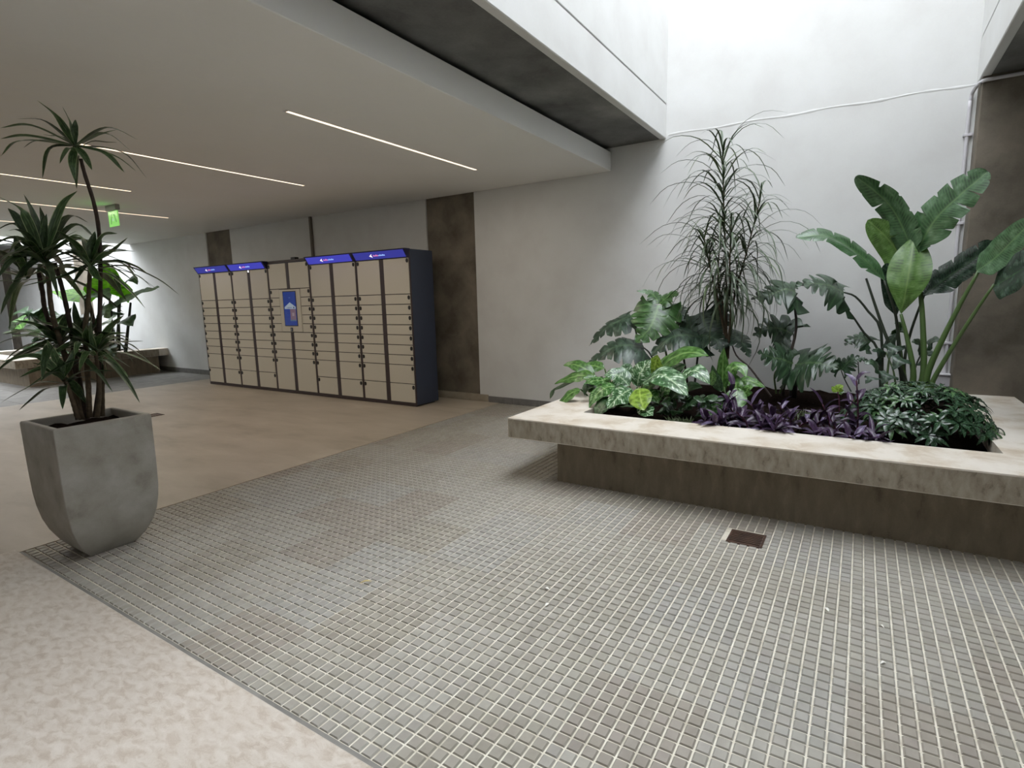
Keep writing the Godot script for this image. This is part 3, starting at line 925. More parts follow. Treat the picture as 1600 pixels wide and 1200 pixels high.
	var cl := mi("fallen_leaf", blade("lance", [Vector3(-0.02, 0.002, 0.02), Vector3(0.01, 0.012, 0.0), Vector3(0.022, 0.006, -0.02), Vector3(0.012, 0.003, -0.032)], 0.014, Vector3.UP, {"seg": 12, "curl": 0.6}), plain(S(206, 186, 130), 0.6))
	cl.position = Vector3(-2.043, 0.003, -1.776)
	tag(cl, "small curled yellow leaf fallen on the paving", "leaf")
	# black standpipe in the bed
	t = thing("standpipe", "short black capped pipe standing in the soil against the wall", "pipe", Vector3(-0.50, 0.38, -5.72))
	var c := mi("pipe", cyl(0.035, 0.26), M.black, t)
	c.position = Vector3(0, 0.13, 0)
	c = mi("cap", cyl(0.048, 0.06), M.black, t)
	c.position = Vector3(0.01, 0.275, 0)

func drain(label: String, at: Vector3, h: float):
	var t := thing("floor_drain", label, "drain", at)
	var st := begin()
	for s in [-1, 1]:
		add_box(st, Vector3(-h, -0.004, s * (h - 0.006) - 0.006), Vector3(h, 0.003, s * (h - 0.006) + 0.006), 0.001)
		add_box(st, Vector3(s * (h - 0.006) - 0.006, -0.004, -h), Vector3(s * (h - 0.006) + 0.006, 0.003, h), 0.001)
	mi("frame", done(st), M.rust, t)
	mi("pit", box(Vector3(-h + 0.01, -0.0046, -h + 0.01), Vector3(h - 0.01, -0.004, h - 0.01)), M.black, t)
	for k in 7:
		var z := lerpf(-h + 0.022, h - 0.022, k / 6.0)
		mi("bar", box(Vector3(-h + 0.012, -0.004, z - 0.007), Vector3(h - 0.012, 0.001, z + 0.007), 0.001), M.rust, t)

func V(x: float, y: float, z: float) -> Vector3:
	return Vector3(x, y, z)

# how each kind of leaf is shaped
var KIND := {
	"strap": {"shape": "strap", "seg": 12, "half": 2, "fold": 0.35, "curl": -0.15},
	"oval": {"shape": "oval", "seg": 16, "half": 3, "fold": 0.22, "curl": -0.3, "wave": 0.025},
	"monstera": {"shape": "heart", "seg": 84, "half": 4, "fold": 0.12, "curl": -0.45, "cuts": 6.5, "depth": 0.8, "back": 0.34, "sweep": 0.40, "sharp": 0.11, "wave": 0.015, "uneven": 0.35},
	"selloum": {"shape": "heart", "seg": 96, "half": 4, "fold": 0.1, "curl": -0.4, "cuts": 7.5, "depth": 0.82, "back": 0.36, "sweep": 0.36, "sharp": 0.25, "wave": 0.03, "uneven": 0.3},
	"paddle": {"shape": "paddle", "seg": 30, "half": 3, "fold": 0.3, "curl": -0.25, "wave": 0.01},
	"torn": {"shape": "paddle", "seg": 90, "half": 4, "fold": 0.3, "curl": -0.3, "cuts": 6.0, "depth": 0.85, "sharp": 0.06, "sweep": 0.25, "wave": 0.02, "uneven": 1.0},
	"broad": {"shape": "spoon", "seg": 24, "half": 4, "fold": -0.35, "curl": 0.25, "wave": 0.02},
	"heart": {"shape": "heart", "seg": 20, "half": 4, "fold": 0.1, "curl": -0.25, "back": 0.28, "wave": 0.03},
	"lance": {"shape": "lance", "seg": 10, "half": 2, "fold": 0.4, "curl": 0.1},
	"grass": {"shape": "grass", "seg": 9, "half": 1, "fold": 0.3},
}

func L(t: Node3D, kind: String, mat: String, p: Array, width: float, nrm: Vector3) -> MeshInstance3D:
	var o: Dictionary = KIND[kind].duplicate()
	o["phase"] = rng.randf()
	return mi("leaf", blade(o.shape, p, width, nrm, o), M[mat], t)

func stalk(t: Node3D, p: Array, r0: float, r1: float, mat := "stalk") -> MeshInstance3D:
	return mi("stalk", tube(p, r0, r1, 7, 12), M[mat], t)

# a head of arching strap leaves at the top of a cane
func crown(t: Node3D, c: Vector3, up: Vector3, n: int, l0: float, l1: float, width: float, mats: Array):
	var s := up.cross(Vector3(0.2, 0.1, 1)).normalized()
	var w := s.cross(up).normalized()
	for i in n:
		var f := float(i) / maxi(1, n - 1)
		var az := i * 2.39996 + rng.randf() * 0.5
		var el := lerpf(1.05, -0.25, pow(f, 0.8)) + (rng.randf() - 0.5) * 0.25
		var out := s * cos(az) + w * sin(az)
		var d := (out * cos(el) + up * sin(el)).normalized()
		var ln := lerpf(l0, l1, minf(1.0, f * 1.6)) * (0.85 + rng.randf() * 0.3)
		var a := c - up * 0.05 * f
		var drop := ln * (0.12 + 0.30 * rng.randf()) * cos(el)
		var p := [a, a + d * ln * 0.35 + Vector3(0, 0.02, 0), a + d * ln * 0.7 - Vector3(0, drop * 0.35, 0), a + d * ln * 0.95 - Vector3(0, drop, 0)]
		L(t, "strap", mats[i % mats.size()], p, width * (0.8 + rng.randf() * 0.35), (up * 1.2 - out * 0.3).normalized())

func potted_plant():
	var t := thing("potted_plant", "tall striped-leaf cane plant in a big square tapering grey concrete pot", "plant")
	pot(t, Vector3(-3.785, 0.0, -1.318))
	var cane_a := mi("cane", tube([V(-3.760,0.780,-1.349), V(-3.760,0.971,-1.394), V(-3.760,1.269,-1.430), V(-3.760,1.564,-1.472), V(-3.760,1.834,-1.498), V(-3.760,2.005,-1.493), V(-3.760,2.155,-1.468), V(-3.760,2.242,-1.458)], 0.0130, 0.0090, 8, 26, 0.05), M.cane_dark, t)
	var cane_b := mi("cane", tube([V(-3.800,0.775,-1.299), V(-3.800,1.022,-1.280), V(-3.800,1.280,-1.246), V(-3.800,1.423,-1.235), V(-3.800,1.597,-1.242), V(-3.800,1.700,-1.235)], 0.0145, 0.0105, 8, 26, 0.05), M.cane, t)
	var cane_c := mi("cane", tube([V(-3.710,0.794,-1.306), V(-3.710,0.985,-1.323), V(-3.710,1.275,-1.343), V(-3.710,1.454,-1.380), V(-3.710,1.650,-1.413)], 0.0145, 0.0105, 8, 26, 0.05), M.cane, t)
	var cane_d := mi("cane", tube([V(-3.670,0.793,-1.329), V(-3.670,0.945,-1.357), V(-3.670,1.092,-1.365), V(-3.670,1.173,-1.365)], 0.0130, 0.0090, 8, 26, 0.05), M.cane, t)
	var cane_e := mi("cane", tube([V(-3.680,0.799,-1.241), V(-3.680,0.966,-1.220), V(-3.680,1.039,-1.205)], 0.0130, 0.0090, 8, 26, 0.05), M.cane, t)
	var cane_f := mi("cane", tube([V(-3.840,0.765,-1.329), V(-3.840,0.976,-1.329), V(-3.840,1.127,-1.325), V(-3.840,1.348,-1.322), V(-3.840,1.529,-1.311), V(-3.840,1.670,-1.293)], 0.0145, 0.0105, 8, 26, 0.05), M.cane_dark, t)
	var cane_h := mi("cane", tube([V(-3.820,0.770,-1.410), V(-3.820,0.924,-1.428), V(-3.820,1.114,-1.451), V(-3.820,1.343,-1.433), V(-3.820,1.492,-1.419)], 0.0130, 0.0090, 8, 26, 0.05), M.cane, t)
	var cane_g := mi("cane", tube([V(-3.870,0.758,-1.349), V(-3.870,1.012,-1.328), V(-3.870,1.204,-1.275), V(-3.870,1.388,-1.230), V(-3.870,1.523,-1.229), V(-3.870,1.617,-1.224)], 0.0145, 0.0105, 8, 26, 0.05), M.cane_dark, t)
	L(cane_a, "strap", "drac", [V(-3.760,2.307,-1.441), V(-3.784,2.442,-1.385), V(-3.803,2.520,-1.308)], 0.043, V(0.21,0.80,0.34))
	L(cane_a, "strap", "drac", [V(-3.760,2.307,-1.441), V(-3.742,2.426,-1.420), V(-3.727,2.495,-1.392)], 0.049, V(0.30,0.80,-0.02))
	L(cane_a, "strap", "drac_dark", [V(-3.760,2.307,-1.441), V(-3.841,2.426,-1.344), V(-3.907,2.428,-1.244)], 0.043, V(0.32,0.80,-0.01))
	L(cane_a, "strap", "drac", [V(-3.760,2.307,-1.441), V(-3.764,2.369,-1.258), V(-3.767,2.329,-1.125)], 0.045, V(0.48,0.80,0.02))
	L(cane_a, "strap", "drac", [V(-3.760,2.307,-1.441), V(-3.724,2.304,-1.225), V(-3.694,2.258,-1.097)], 0.048, V(0.53,0.80,0.30))
	L(cane_a, "strap", "drac", [V(-3.760,2.307,-1.441), V(-3.655,2.259,-1.173), V(-3.569,2.149,-1.052)], 0.046, V(0.17,0.80,0.47))
	L(cane_a, "strap", "drac_dark", [V(-3.760,2.307,-1.441), V(-3.819,2.314,-1.301), V(-3.868,2.272,-1.240)], 0.053, V(0.20,0.80,0.14))
	L(cane_a, "strap", "drac", [V(-3.760,2.307,-1.441), V(-3.812,2.277,-1.339), V(-3.855,2.122,-1.300)], 0.047, V(0.38,0.80,0.33))
	L(cane_a, "strap", "drac", [V(-3.760,2.307,-1.441), V(-3.740,2.206,-1.407), V(-3.723,2.108,-1.401)], 0.045, V(0.18,0.80,-0.01))
	L(cane_a, "strap", "drac", [V(-3.760,2.307,-1.441), V(-3.713,2.246,-1.459), V(-3.675,2.171,-1.472)], 0.050, V(0.32,0.80,0.14))
	L(cane_a, "strap", "drac_dark", [V(-3.760,2.307,-1.441), V(-3.758,2.440,-1.612), V(-3.757,2.408,-1.773)], 0.052, V(0.27,0.80,0.43))
	L(cane_a, "strap", "drac", [V(-3.760,2.307,-1.441), V(-3.800,2.417,-1.616), V(-3.832,2.351,-1.760)], 0.054, V(0.38,0.80,0.27))
	L(cane_a, "strap", "drac", [V(-3.760,2.307,-1.441), V(-3.704,2.281,-1.562), V(-3.657,2.182,-1.628)], 0.044, V(0.27,0.80,0.54))
	L(cane_a, "strap", "drac", [V(-3.760,2.307,-1.441), V(-3.765,2.290,-1.630), V(-3.769,2.224,-1.743)], 0.049, V(0.45,0.80,0.04))
	L(cane_a, "strap", "drac_dark", [V(-3.760,2.307,-1.441), V(-3.840,2.338,-1.706), V(-3.906,2.220,-1.865)], 0.050, V(0.42,0.80,0.41))
	L(cane_a, "strap", "drac", [V(-3.760,2.307,-1.441), V(-3.675,2.359,-1.513), V(-3.605,2.404,-1.600)], 0.050, V(0.28,0.80,0.37))
	L(cane_b, "strap", "drac", [V(-3.800,1.693,-1.234), V(-3.773,1.910,-1.171), V(-3.751,1.987,-1.068)], 0.055, V(0.33,0.80,0.45))
	L(cane_b, "strap", "drac_dark", [V(-3.800,1.693,-1.234), V(-3.794,1.884,-1.220), V(-3.789,2.018,-1.187)], 0.052, V(0.42,0.80,-0.01))
	L(cane_b, "strap", "drac_dark", [V(-3.800,1.693,-1.234), V(-3.760,1.850,-1.247), V(-3.727,1.954,-1.228)], 0.046, V(0.55,0.80,0.44))
	L(cane_b, "strap", "drac", [V(-3.800,1.693,-1.234), V(-3.812,1.968,-1.350), V(-3.821,2.075,-1.444)], 0.048, V(0.42,0.80,-0.04))
	L(cane_b, "strap", "drac_dark", [V(-3.800,1.693,-1.234), V(-3.855,1.924,-1.389), V(-3.900,1.912,-1.509)], 0.053, V(0.20,0.80,-0.01))
	L(cane_b, "strap", "drac_dark", [V(-3.800,1.693,-1.234), V(-3.862,1.861,-1.165), V(-3.913,1.825,-1.074)], 0.054, V(0.25,0.80,0.18))
	L(cane_b, "strap", "drac", [V(-3.800,1.693,-1.234), V(-3.872,1.794,-1.151), V(-3.931,1.738,-1.042)], 0.054, V(0.33,0.80,0.28))
	L(cane_b, "strap", "drac_dark", [V(-3.800,1.693,-1.234), V(-3.726,1.682,-1.095), V(-3.665,1.567,-0.988)], 0.048, V(0.50,0.80,0.12))
	L(cane_b, "strap", "drac_dark", [V(-3.800,1.693,-1.234), V(-3.817,1.880,-1.400), V(-3.831,1.818,-1.507)], 0.044, V(0.50,0.80,0.52))
	L(cane_b, "strap", "drac", [V(-3.800,1.693,-1.234), V(-3.853,1.618,-1.291), V(-3.897,1.487,-1.346)], 0.049, V(0.24,0.80,0.09))
	L(cane_b, "strap", "drac_dark", [V(-3.800,1.693,-1.234), V(-3.771,1.627,-1.141), V(-3.748,1.460,-1.029)], 0.048, V(0.26,0.80,-0.05))
	L(cane_b, "strap", "drac_dark", [V(-3.800,1.693,-1.234), V(-3.815,1.880,-1.159), V(-3.827,1.942,-1.123)], 0.052, V(0.38,0.80,0.52))
	L(cane_b, "strap", "drac", [V(-3.800,1.693,-1.234), V(-3.786,1.806,-1.396), V(-3.774,1.719,-1.506)], 0.043, V(0.40,0.80,0.36))
	L(cane_b, "strap", "drac_dark", [V(-3.800,1.693,-1.234), V(-3.710,1.739,-1.150), V(-3.636,1.648,-1.015)], 0.053, V(0.46,0.80,0.47))
	L(cane_b, "strap", "drac_dark", [V(-3.800,1.693,-1.234), V(-3.810,1.828,-1.332), V(-3.819,1.881,-1.410)], 0.051, V(0.31,0.80,0.01))
	L(cane_c, "strap", "drac", [V(-3.710,1.661,-1.414), V(-3.786,1.734,-1.552), V(-3.848,1.837,-1.685)], 0.044, V(0.18,0.80,0.08))
	L(cane_c, "strap", "drac", [V(-3.710,1.661,-1.414), V(-3.731,1.610,-1.636), V(-3.748,1.531,-1.742)], 0.044, V(0.17,0.80,-0.05))
	L(cane_c, "strap", "drac_dark", [V(-3.710,1.661,-1.414), V(-3.778,1.680,-1.603), V(-3.833,1.624,-1.697)], 0.054, V(0.30,0.80,-0.03))
	L(cane_c, "strap", "drac", [V(-3.710,1.661,-1.414), V(-3.676,1.665,-1.559), V(-3.649,1.558,-1.626)], 0.047, V(0.21,0.80,0.10))
	L(cane_c, "strap", "drac", [V(-3.710,1.661,-1.414), V(-3.726,1.600,-1.531), V(-3.739,1.497,-1.568)], 0.056, V(0.20,0.80,0.46))
	L(cane_c, "strap", "drac", [V(-3.710,1.661,-1.414), V(-3.706,1.806,-1.382), V(-3.702,1.772,-1.292)], 0.043, V(0.34,0.80,0.00))
	L(cane_c, "strap", "drac_dark", [V(-3.710,1.661,-1.414), V(-3.730,1.785,-1.358), V(-3.747,1.783,-1.562)], 0.044, V(0.26,0.80,0.45))
	L(cane_c, "strap", "drac", [V(-3.710,1.661,-1.414), V(-3.793,1.770,-1.536), V(-3.862,1.756,-1.664)], 0.044, V(0.53,0.80,0.27))
	L(cane_c, "strap", "drac", [V(-3.710,1.661,-1.414), V(-3.690,1.586,-1.276), V(-3.674,1.527,-1.071)], 0.056, V(0.16,0.80,0.27))
	L(cane_c, "strap", "drac", [V(-3.710,1.661,-1.414), V(-3.627,1.586,-1.402), V(-3.559,1.556,-1.406)], 0.047, V(0.43,0.80,0.11))
	L(cane_c, "strap", "drac_dark", [V(-3.710,1.661,-1.414), V(-3.765,1.723,-1.378), V(-3.810,1.703,-1.284)], 0.053, V(0.46,0.80,0.27))
	L(cane_c, "strap", "drac", [V(-3.710,1.661,-1.414), V(-3.733,1.615,-1.377), V(-3.751,1.526,-1.319)], 0.056, V(0.24,0.80,0.44))
	L(cane_c, "strap", "drac", [V(-3.710,1.661,-1.414), V(-3.629,1.806,-1.460), V(-3.563,1.823,-1.511)], 0.052, V(0.47,0.80,0.44))
	L(cane_d, "strap", "drac", [V(-3.670,1.173,-1.365), V(-3.713,1.232,-1.482), V(-3.748,1.080,-1.582)], 0.042, V(0.36,0.80,0.16))
	L(cane_d, "strap", "drac", [V(-3.670,1.173,-1.365), V(-3.752,1.296,-1.486), V(-3.820,1.367,-1.597)], 0.052, V(0.26,0.80,0.11))
	L(cane_d, "strap", "drac_dark", [V(-3.670,1.173,-1.365), V(-3.569,1.296,-1.323), V(-3.486,1.390,-1.310)], 0.056, V(0.33,0.80,0.51))
	L(cane_d, "strap", "drac", [V(-3.670,1.173,-1.365), V(-3.569,1.230,-1.262), V(-3.486,1.170,-1.203)], 0.045, V(0.30,0.80,0.08))
	L(cane_d, "strap", "drac", [V(-3.670,1.173,-1.365), V(-3.719,1.122,-1.413), V(-3.759,0.998,-1.423)], 0.055, V(0.23,0.80,0.32))
	L(cane_d, "strap", "drac", [V(-3.670,1.173,-1.365), V(-3.592,1.279,-1.306), V(-3.527,1.349,-1.306)], 0.053, V(0.34,0.80,0.34))
	L(cane_d, "strap", "drac_dark", [V(-3.670,1.173,-1.365), V(-3.741,1.171,-1.486), V(-3.799,1.107,-1.523)], 0.053, V(0.41,0.80,0.50))
	L(cane_d, "strap", "drac", [V(-3.670,1.173,-1.365), V(-3.609,1.254,-1.417), V(-3.560,1.267,-1.496)], 0.053, V(0.34,0.80,0.06))
	L(cane_e, "strap", "drac", [V(-3.680,1.040,-1.202), V(-3.702,1.165,-1.110), V(-3.720,1.149,-0.962)], 0.048, V(0.47,0.80,0.53))
	L(cane_e, "strap", "drac", [V(-3.680,1.040,-1.202), V(-3.689,1.165,-1.181), V(-3.696,1.250,-1.160)], 0.044, V(0.53,0.80,0.38))
	L(cane_e, "strap", "drac_dark", [V(-3.680,1.040,-1.202), V(-3.743,0.952,-1.282), V(-3.794,0.848,-1.341)], 0.053, V(0.21,0.80,0.49))
	L(cane_e, "strap", "drac", [V(-3.680,1.040,-1.202), V(-3.739,1.097,-1.146), V(-3.787,1.055,-1.046)], 0.051, V(0.48,0.80,0.54))
	L(cane_e, "strap", "drac", [V(-3.680,1.040,-1.202), V(-3.699,1.122,-1.251), V(-3.714,1.207,-1.291)], 0.042, V(0.37,0.80,0.03))
	L(cane_f, "strap", "drac", [V(-3.840,1.225,-1.253), V(-3.736,1.294,-1.107), V(-3.650,1.291,-0.971)], 0.055, V(0.41,0.80,0.27))
	L(cane_f, "strap", "drac", [V(-3.840,1.225,-1.253), V(-3.842,1.235,-1.216), V(-3.844,1.172,-1.056)], 0.045, V(0.50,0.80,0.45))
	L(cane_f, "strap", "drac_dark", [V(-3.840,1.225,-1.253), V(-3.878,1.195,-1.174), V(-3.909,1.135,-1.051)], 0.050, V(0.27,0.80,0.09))
	L(cane_f, "strap", "drac", [V(-3.840,1.225,-1.253), V(-3.877,1.331,-1.308), V(-3.907,1.421,-1.366)], 0.055, V(0.32,0.80,0.03))
	L(cane_f, "strap", "drac", [V(-3.840,1.225,-1.253), V(-3.858,1.319,-1.183), V(-3.873,1.359,-1.082)], 0.055, V(0.33,0.80,0.30))
	L(cane_h, "strap", "drac", [V(-3.820,1.235,-1.375), V(-3.825,1.299,-1.286), V(-3.829,1.348,-1.178)], 0.049, V(0.52,0.80,0.25))
	L(cane_h, "strap", "drac", [V(-3.820,1.235,-1.375), V(-3.804,1.324,-1.438), V(-3.792,1.453,-1.497)], 0.045, V(0.16,0.80,0.21))
	L(cane_h, "strap", "drac_dark", [V(-3.820,1.235,-1.375), V(-3.907,1.345,-1.382), V(-3.979,1.458,-1.406)], 0.049, V(0.47,0.80,0.05))
	L(cane_h, "strap", "drac", [V(-3.820,1.235,-1.375), V(-3.764,1.208,-1.269), V(-3.719,1.148,-1.160)], 0.049, V(0.37,0.80,0.15))
	crown(cane_a, V(-3.760,2.307,-1.441), V(0.02,1,0.09).normalized(), 5, 0.16, 0.26, 0.042, ["drac_dark", "drac"])
	crown(cane_b, V(-3.800,1.693,-1.234), V(-0.12,1,0.02).normalized(), 22, 0.26, 0.50, 0.042, ["drac_dark", "drac_dark", "drac"])
	crown(cane_c, V(-3.710,1.661,-1.414), V(-0.08,1,-0.07).normalized(), 14, 0.22, 0.40, 0.048, ["drac_dark", "drac"])
	crown(cane_d, V(-3.670,1.173,-1.365), V(0.08,1,0.00).normalized(), 14, 0.18, 0.36, 0.045, ["drac", "drac_dark"])
	crown(cane_e, V(-3.680,1.040,-1.202), V(0.02,1,0.08).normalized(), 10, 0.15, 0.30, 0.045, ["drac_dark"])
	crown(cane_f, V(-3.840,1.225,-1.253), V(0.12,1,-0.02).normalized(), 14, 0.20, 0.36, 0.048, ["drac_dark"])
	crown(cane_h, V(-3.820,1.235,-1.375), V(0.03,1,0.00).normalized(), 14, 0.20, 0.32, 0.048, ["drac_dark", "drac"])
	crown(cane_g, V(-3.870,1.616,-1.168), V(-0.1,1,0.1).normalized(), 18, 0.25, 0.48, 0.042, ["drac_dark", "drac_dark", "drac"])

func pot(t: Node3D, c: Vector3):
	# square pot, straight and slightly tapering above, rounding in to a small foot
	var rows := [[0.0, 0.118], [0.012, 0.128], [0.06, 0.163], [0.13, 0.196], [0.20, 0.216], [0.28, 0.228], [0.36, 0.234], [0.50, 0.237], [0.65, 0.238], [0.776, 0.2385], [0.784, 0.234], [0.784, 0.208], [0.776, 0.204], [0.70, 0.203]]
	var st := begin()
	var last := []
	for r in rows.size():
		var h: float = rows[r][1]
		var y: float = rows[r][0]
		var ring := []
		var e := 0.005
		for k in 4:
			for q in 4:
				var a := PI / 2 * k + PI / 2 * q / 3.0
				var cx: float = [1, -1, -1, 1][k] * (h - e)
				var cz: float = [1, 1, -1, -1][k] * (h - e)
				ring.append(Vector3(cx + cos(a) * e, y, cz + sin(a) * e))
		if r > 0:
			for k in ring.size():
				var k2 := (k + 1) % ring.size()
				st.set_smooth_group((10 if k % 4 == 3 else 20) + k / 4)
				quad(st, last[k], last[k2], ring[k2], ring[k])
		last = ring
	var p := mi("pot", done(st), M.pot, t)
	p.position = c
	st = begin()
	st.set_smooth_group(1)
	var n := FastNoiseLite.new()
	n.seed = 8
	n.frequency = 9.0
	for i in 14:
		for j in 14:
			var q := []
			for k in [[0, 0], [1, 0], [1, 1], [0, 1]]:
				var x := lerpf(-0.205, 0.205, (i + k[0]) / 14.0)
				var z := lerpf(-0.205, 0.205, (j + k[1]) / 14.0)
				q.append(Vector3(x, 0.735 + 0.02 * n.get_noise_2d(x, z), z))
			quad(st, q[0], q[1], q[2], q[3])
	var s := mi("soil", done(st), M.soil, t)
	s.position = c

func bed_plants():
	var t: Node3D
	var n := V(0.1, 0.75, 0.65)
	t = thing("bird_of_paradise", "tallest broad-paddle-leaved plant with torn leaves at the right of the planted bench", "plant")
	L(t, "torn", "strel", [V(0.314,1.595,-5.050), V(0.239,1.810,-5.100), V(0.118,2.048,-5.150), V(-0.104,2.273,-5.150)], 0.240, V(-0.75,0.15,0.55))
	L(t, "torn", "strel", [V(0.309,1.664,-5.050), V(0.395,1.881,-5.000), V(0.515,2.030,-4.950), V(0.648,2.164,-4.900)], 0.300, V(-0.45,0.30,0.80))
	L(t, "broad", "strel_bright", [V(0.244,1.228,-4.950), V(0.259,1.389,-4.930), V(0.274,1.567,-4.970), V(0.290,1.789,-5.070)], 0.270, V(-0.10,0.10,0.98))
	L(t, "paddle", "strel_bright", [V(0.259,1.559,-5.150), V(0.191,1.708,-5.200), V(0.104,1.828,-5.200), V(-0.006,1.946,-5.200)], 0.220, V(-0.50,0.35,0.70))
	L(t, "torn", "strel", [V(0.129,1.478,-5.100), V(-0.055,1.689,-5.100), V(-0.267,1.831,-5.050), V(-0.479,1.832,-5.000)], 0.220, V(0.45,0.75,0.50))
	L(t, "torn", "strel_dark", [V(0.384,1.357,-5.150), V(0.505,1.479,-5.150), V(0.631,1.593,-5.100), V(0.748,1.711,-5.050)], 0.250, V(-0.30,0.60,0.70))
	L(t, "paddle", "strel", [V(0.631,1.515,-4.800), V(0.712,1.598,-4.750), V(0.787,1.709,-4.700), V(0.865,1.825,-4.650)], 0.220, V(-0.20,0.65,0.70))
	L(t, "paddle", "strel_dark", [V(0.712,1.414,-4.700), V(0.772,1.471,-4.600), V(0.837,1.534,-4.500), V(0.913,1.569,-4.400)], 0.280, V(-0.35,0.50,0.75))
	L(t, "paddle", "strel_dark", [V(0.225,1.213,-5.200), V(0.183,1.390,-5.200), V(0.154,1.537,-5.200), V(0.137,1.610,-5.200)], 0.120, V(0.10,0.20,0.95))
	stalk(t, [V(0.385,0.661,-4.950), V(0.409,0.819,-4.950), V(0.368,1.276,-5.000), V(0.313,1.609,-5.050)], 0.0260, 0.0120, "stalk")
	stalk(t, [V(0.343,0.666,-4.900), V(0.344,0.822,-4.900), V(0.288,1.070,-4.930), V(0.244,1.228,-4.950)], 0.0240, 0.0100, "stalk")
	stalk(t, [V(0.429,0.680,-4.850), V(0.428,0.832,-4.850), V(0.535,1.213,-4.820), V(0.641,1.518,-4.800)], 0.0270, 0.0100, "stalk")
	stalk(t, [V(0.442,0.672,-4.820), V(0.471,0.811,-4.820), V(0.603,1.164,-4.760), V(0.711,1.426,-4.700)], 0.0200, 0.0080, "stalk")
	stalk(t, [V(0.338,0.642,-5.050), V(0.285,0.786,-5.050), V(0.157,1.087,-5.080), V(0.013,1.497,-5.100)], 0.0180, 0.0080, "stalk_dark")
	stalk(t, [V(0.325,0.625,-5.150), V(0.302,0.863,-5.150), V(0.327,1.099,-5.150), V(0.387,1.364,-5.150)], 0.0120, 0.0080, "stalk_dark")
	stalk(t, [V(0.310,0.632,-5.100), V(0.271,0.838,-5.100), V(0.222,1.203,-5.100), V(0.129,1.478,-5.100)], 0.0140, 0.0080, "stalk_dark")
	stalk(t, [V(0.337,0.626,-5.150), V(0.264,0.980,-5.150), V(0.243,1.126,-5.180), V(0.225,1.213,-5.200)], 0.0120, 0.0070, "stalk")
	stalk(t, [V(0.311,1.636,-5.050), V(0.299,1.733,-5.050)], 0.0120, 0.0080, "stalk")
	t = thing("tree_philodendron", "deeply lobed dark plant on thin bent stalks, right of the tall feathery plant", "plant")
	L(t, "selloum", "selloum", [V(-0.500,1.408,-5.450), V(-0.582,1.434,-5.420), V(-0.686,1.390,-5.380), V(-0.838,1.348,-5.300)], 0.575, V(0.15,0.80,0.50))
	L(t, "selloum", "selloum", [V(-0.139,1.390,-5.500), V(-0.235,1.450,-5.450), V(-0.344,1.472,-5.400), V(-0.494,1.467,-5.350)], 0.600, V(0.05,0.80,0.50))
	L(t, "selloum", "selloum", [V(-0.516,1.030,-5.600), V(-0.629,1.077,-5.600), V(-0.730,1.079,-5.550), V(-0.843,1.012,-5.500)], 0.425, V(0.00,0.60,0.80))
	L(t, "selloum", "selloum", [V(-0.480,0.791,-5.300), V(-0.552,0.831,-5.250), V(-0.639,0.852,-5.200), V(-0.745,0.899,-5.150)], 0.450, V(0.10,0.60,0.75))
	L(t, "selloum", "selloum", [V(-0.455,0.783,-5.300), V(-0.351,0.817,-5.200), V(-0.255,0.818,-5.150), V(-0.130,0.786,-5.100)], 0.550, V(0.00,0.60,0.75))
	L(t, "selloum", "selloum", [V(0.077,0.973,-5.500), V(0.015,1.008,-5.500), V(-0.046,0.998,-5.500), V(-0.104,0.946,-5.450)], 0.275, V(0.10,0.80,0.50))
	L(t, "selloum", "selloum", [V(-0.114,0.741,-5.400), V(-0.071,0.807,-5.400), V(-0.020,0.845,-5.400), V(0.071,0.830,-5.400)], 0.200, V(-0.30,0.60,0.60))
	L(t, "selloum", "selloum", [V(-0.122,0.741,-5.400), V(-0.157,0.803,-5.400), V(-0.189,0.820,-5.400), V(-0.220,0.800,-5.400)], 0.175, V(0.30,0.60,0.60))
	stalk(t, [V(-0.559,0.489,-5.400), V(-0.516,0.817,-5.400), V(-0.480,1.087,-5.450), V(-0.504,1.302,-5.460), V(-0.504,1.404,-5.450)], 0.0140, 0.0080, "stalk_brown")
	stalk(t, [V(0.183,0.579,-5.450), V(0.145,1.066,-5.450), V(0.046,1.231,-5.500), V(-0.053,1.356,-5.500), V(-0.140,1.394,-5.500)], 0.0120, 0.0070, "stalk_dark")
	stalk(t, [V(0.171,0.613,-5.400), V(0.133,0.916,-5.450), V(0.027,1.055,-5.470), V(-0.065,1.197,-5.470), V(-0.157,1.315,-5.450)], 0.0120, 0.0060, "stalk_dark")
	stalk(t, [V(-0.596,0.520,-5.300), V(-0.618,0.681,-5.300), V(-0.571,0.759,-5.300), V(-0.476,0.801,-5.300)], 0.0080, 0.0060, "stalk")
	stalk(t, [V(-0.570,0.521,-5.300), V(-0.531,0.629,-5.300), V(-0.460,0.727,-5.300), V(-0.455,0.788,-5.300)], 0.0080, 0.0060, "stalk")
	stalk(t, [V(-0.507,0.951,-5.500), V(-0.506,0.994,-5.560), V(-0.517,1.035,-5.600)], 0.0060, 0.0050, "stalk_dark")
	stalk(t, [V(-0.033,0.569,-5.350), V(-0.085,0.663,-5.380), V(-0.118,0.741,-5.400)], 0.0050, 0.0040, "stalk_dark")
	stalk(t, [V(0.017,0.630,-5.400), V(0.009,0.738,-5.400), V(0.000,0.819,-5.400)], 0.0050, 0.0040, "stalk_dark")
	t = thing("monstera", "big dark split-leaf plant against the wall at the left of the planted bench", "plant")
	L(t, "monstera", "monstera_bright", [V(-1.635,1.317,-5.200), V(-1.645,1.205,-5.120), V(-1.683,1.087,-5.050), V(-1.790,0.974,-5.000)], 0.512, V(0.20,0.45,0.85))
	L(t, "monstera", "monstera_bright", [V(-1.652,1.324,-5.220), V(-1.676,1.378,-5.250), V(-1.741,1.435,-5.250), V(-1.860,1.452,-5.200)], 0.195, V(0.30,0.70,0.50))
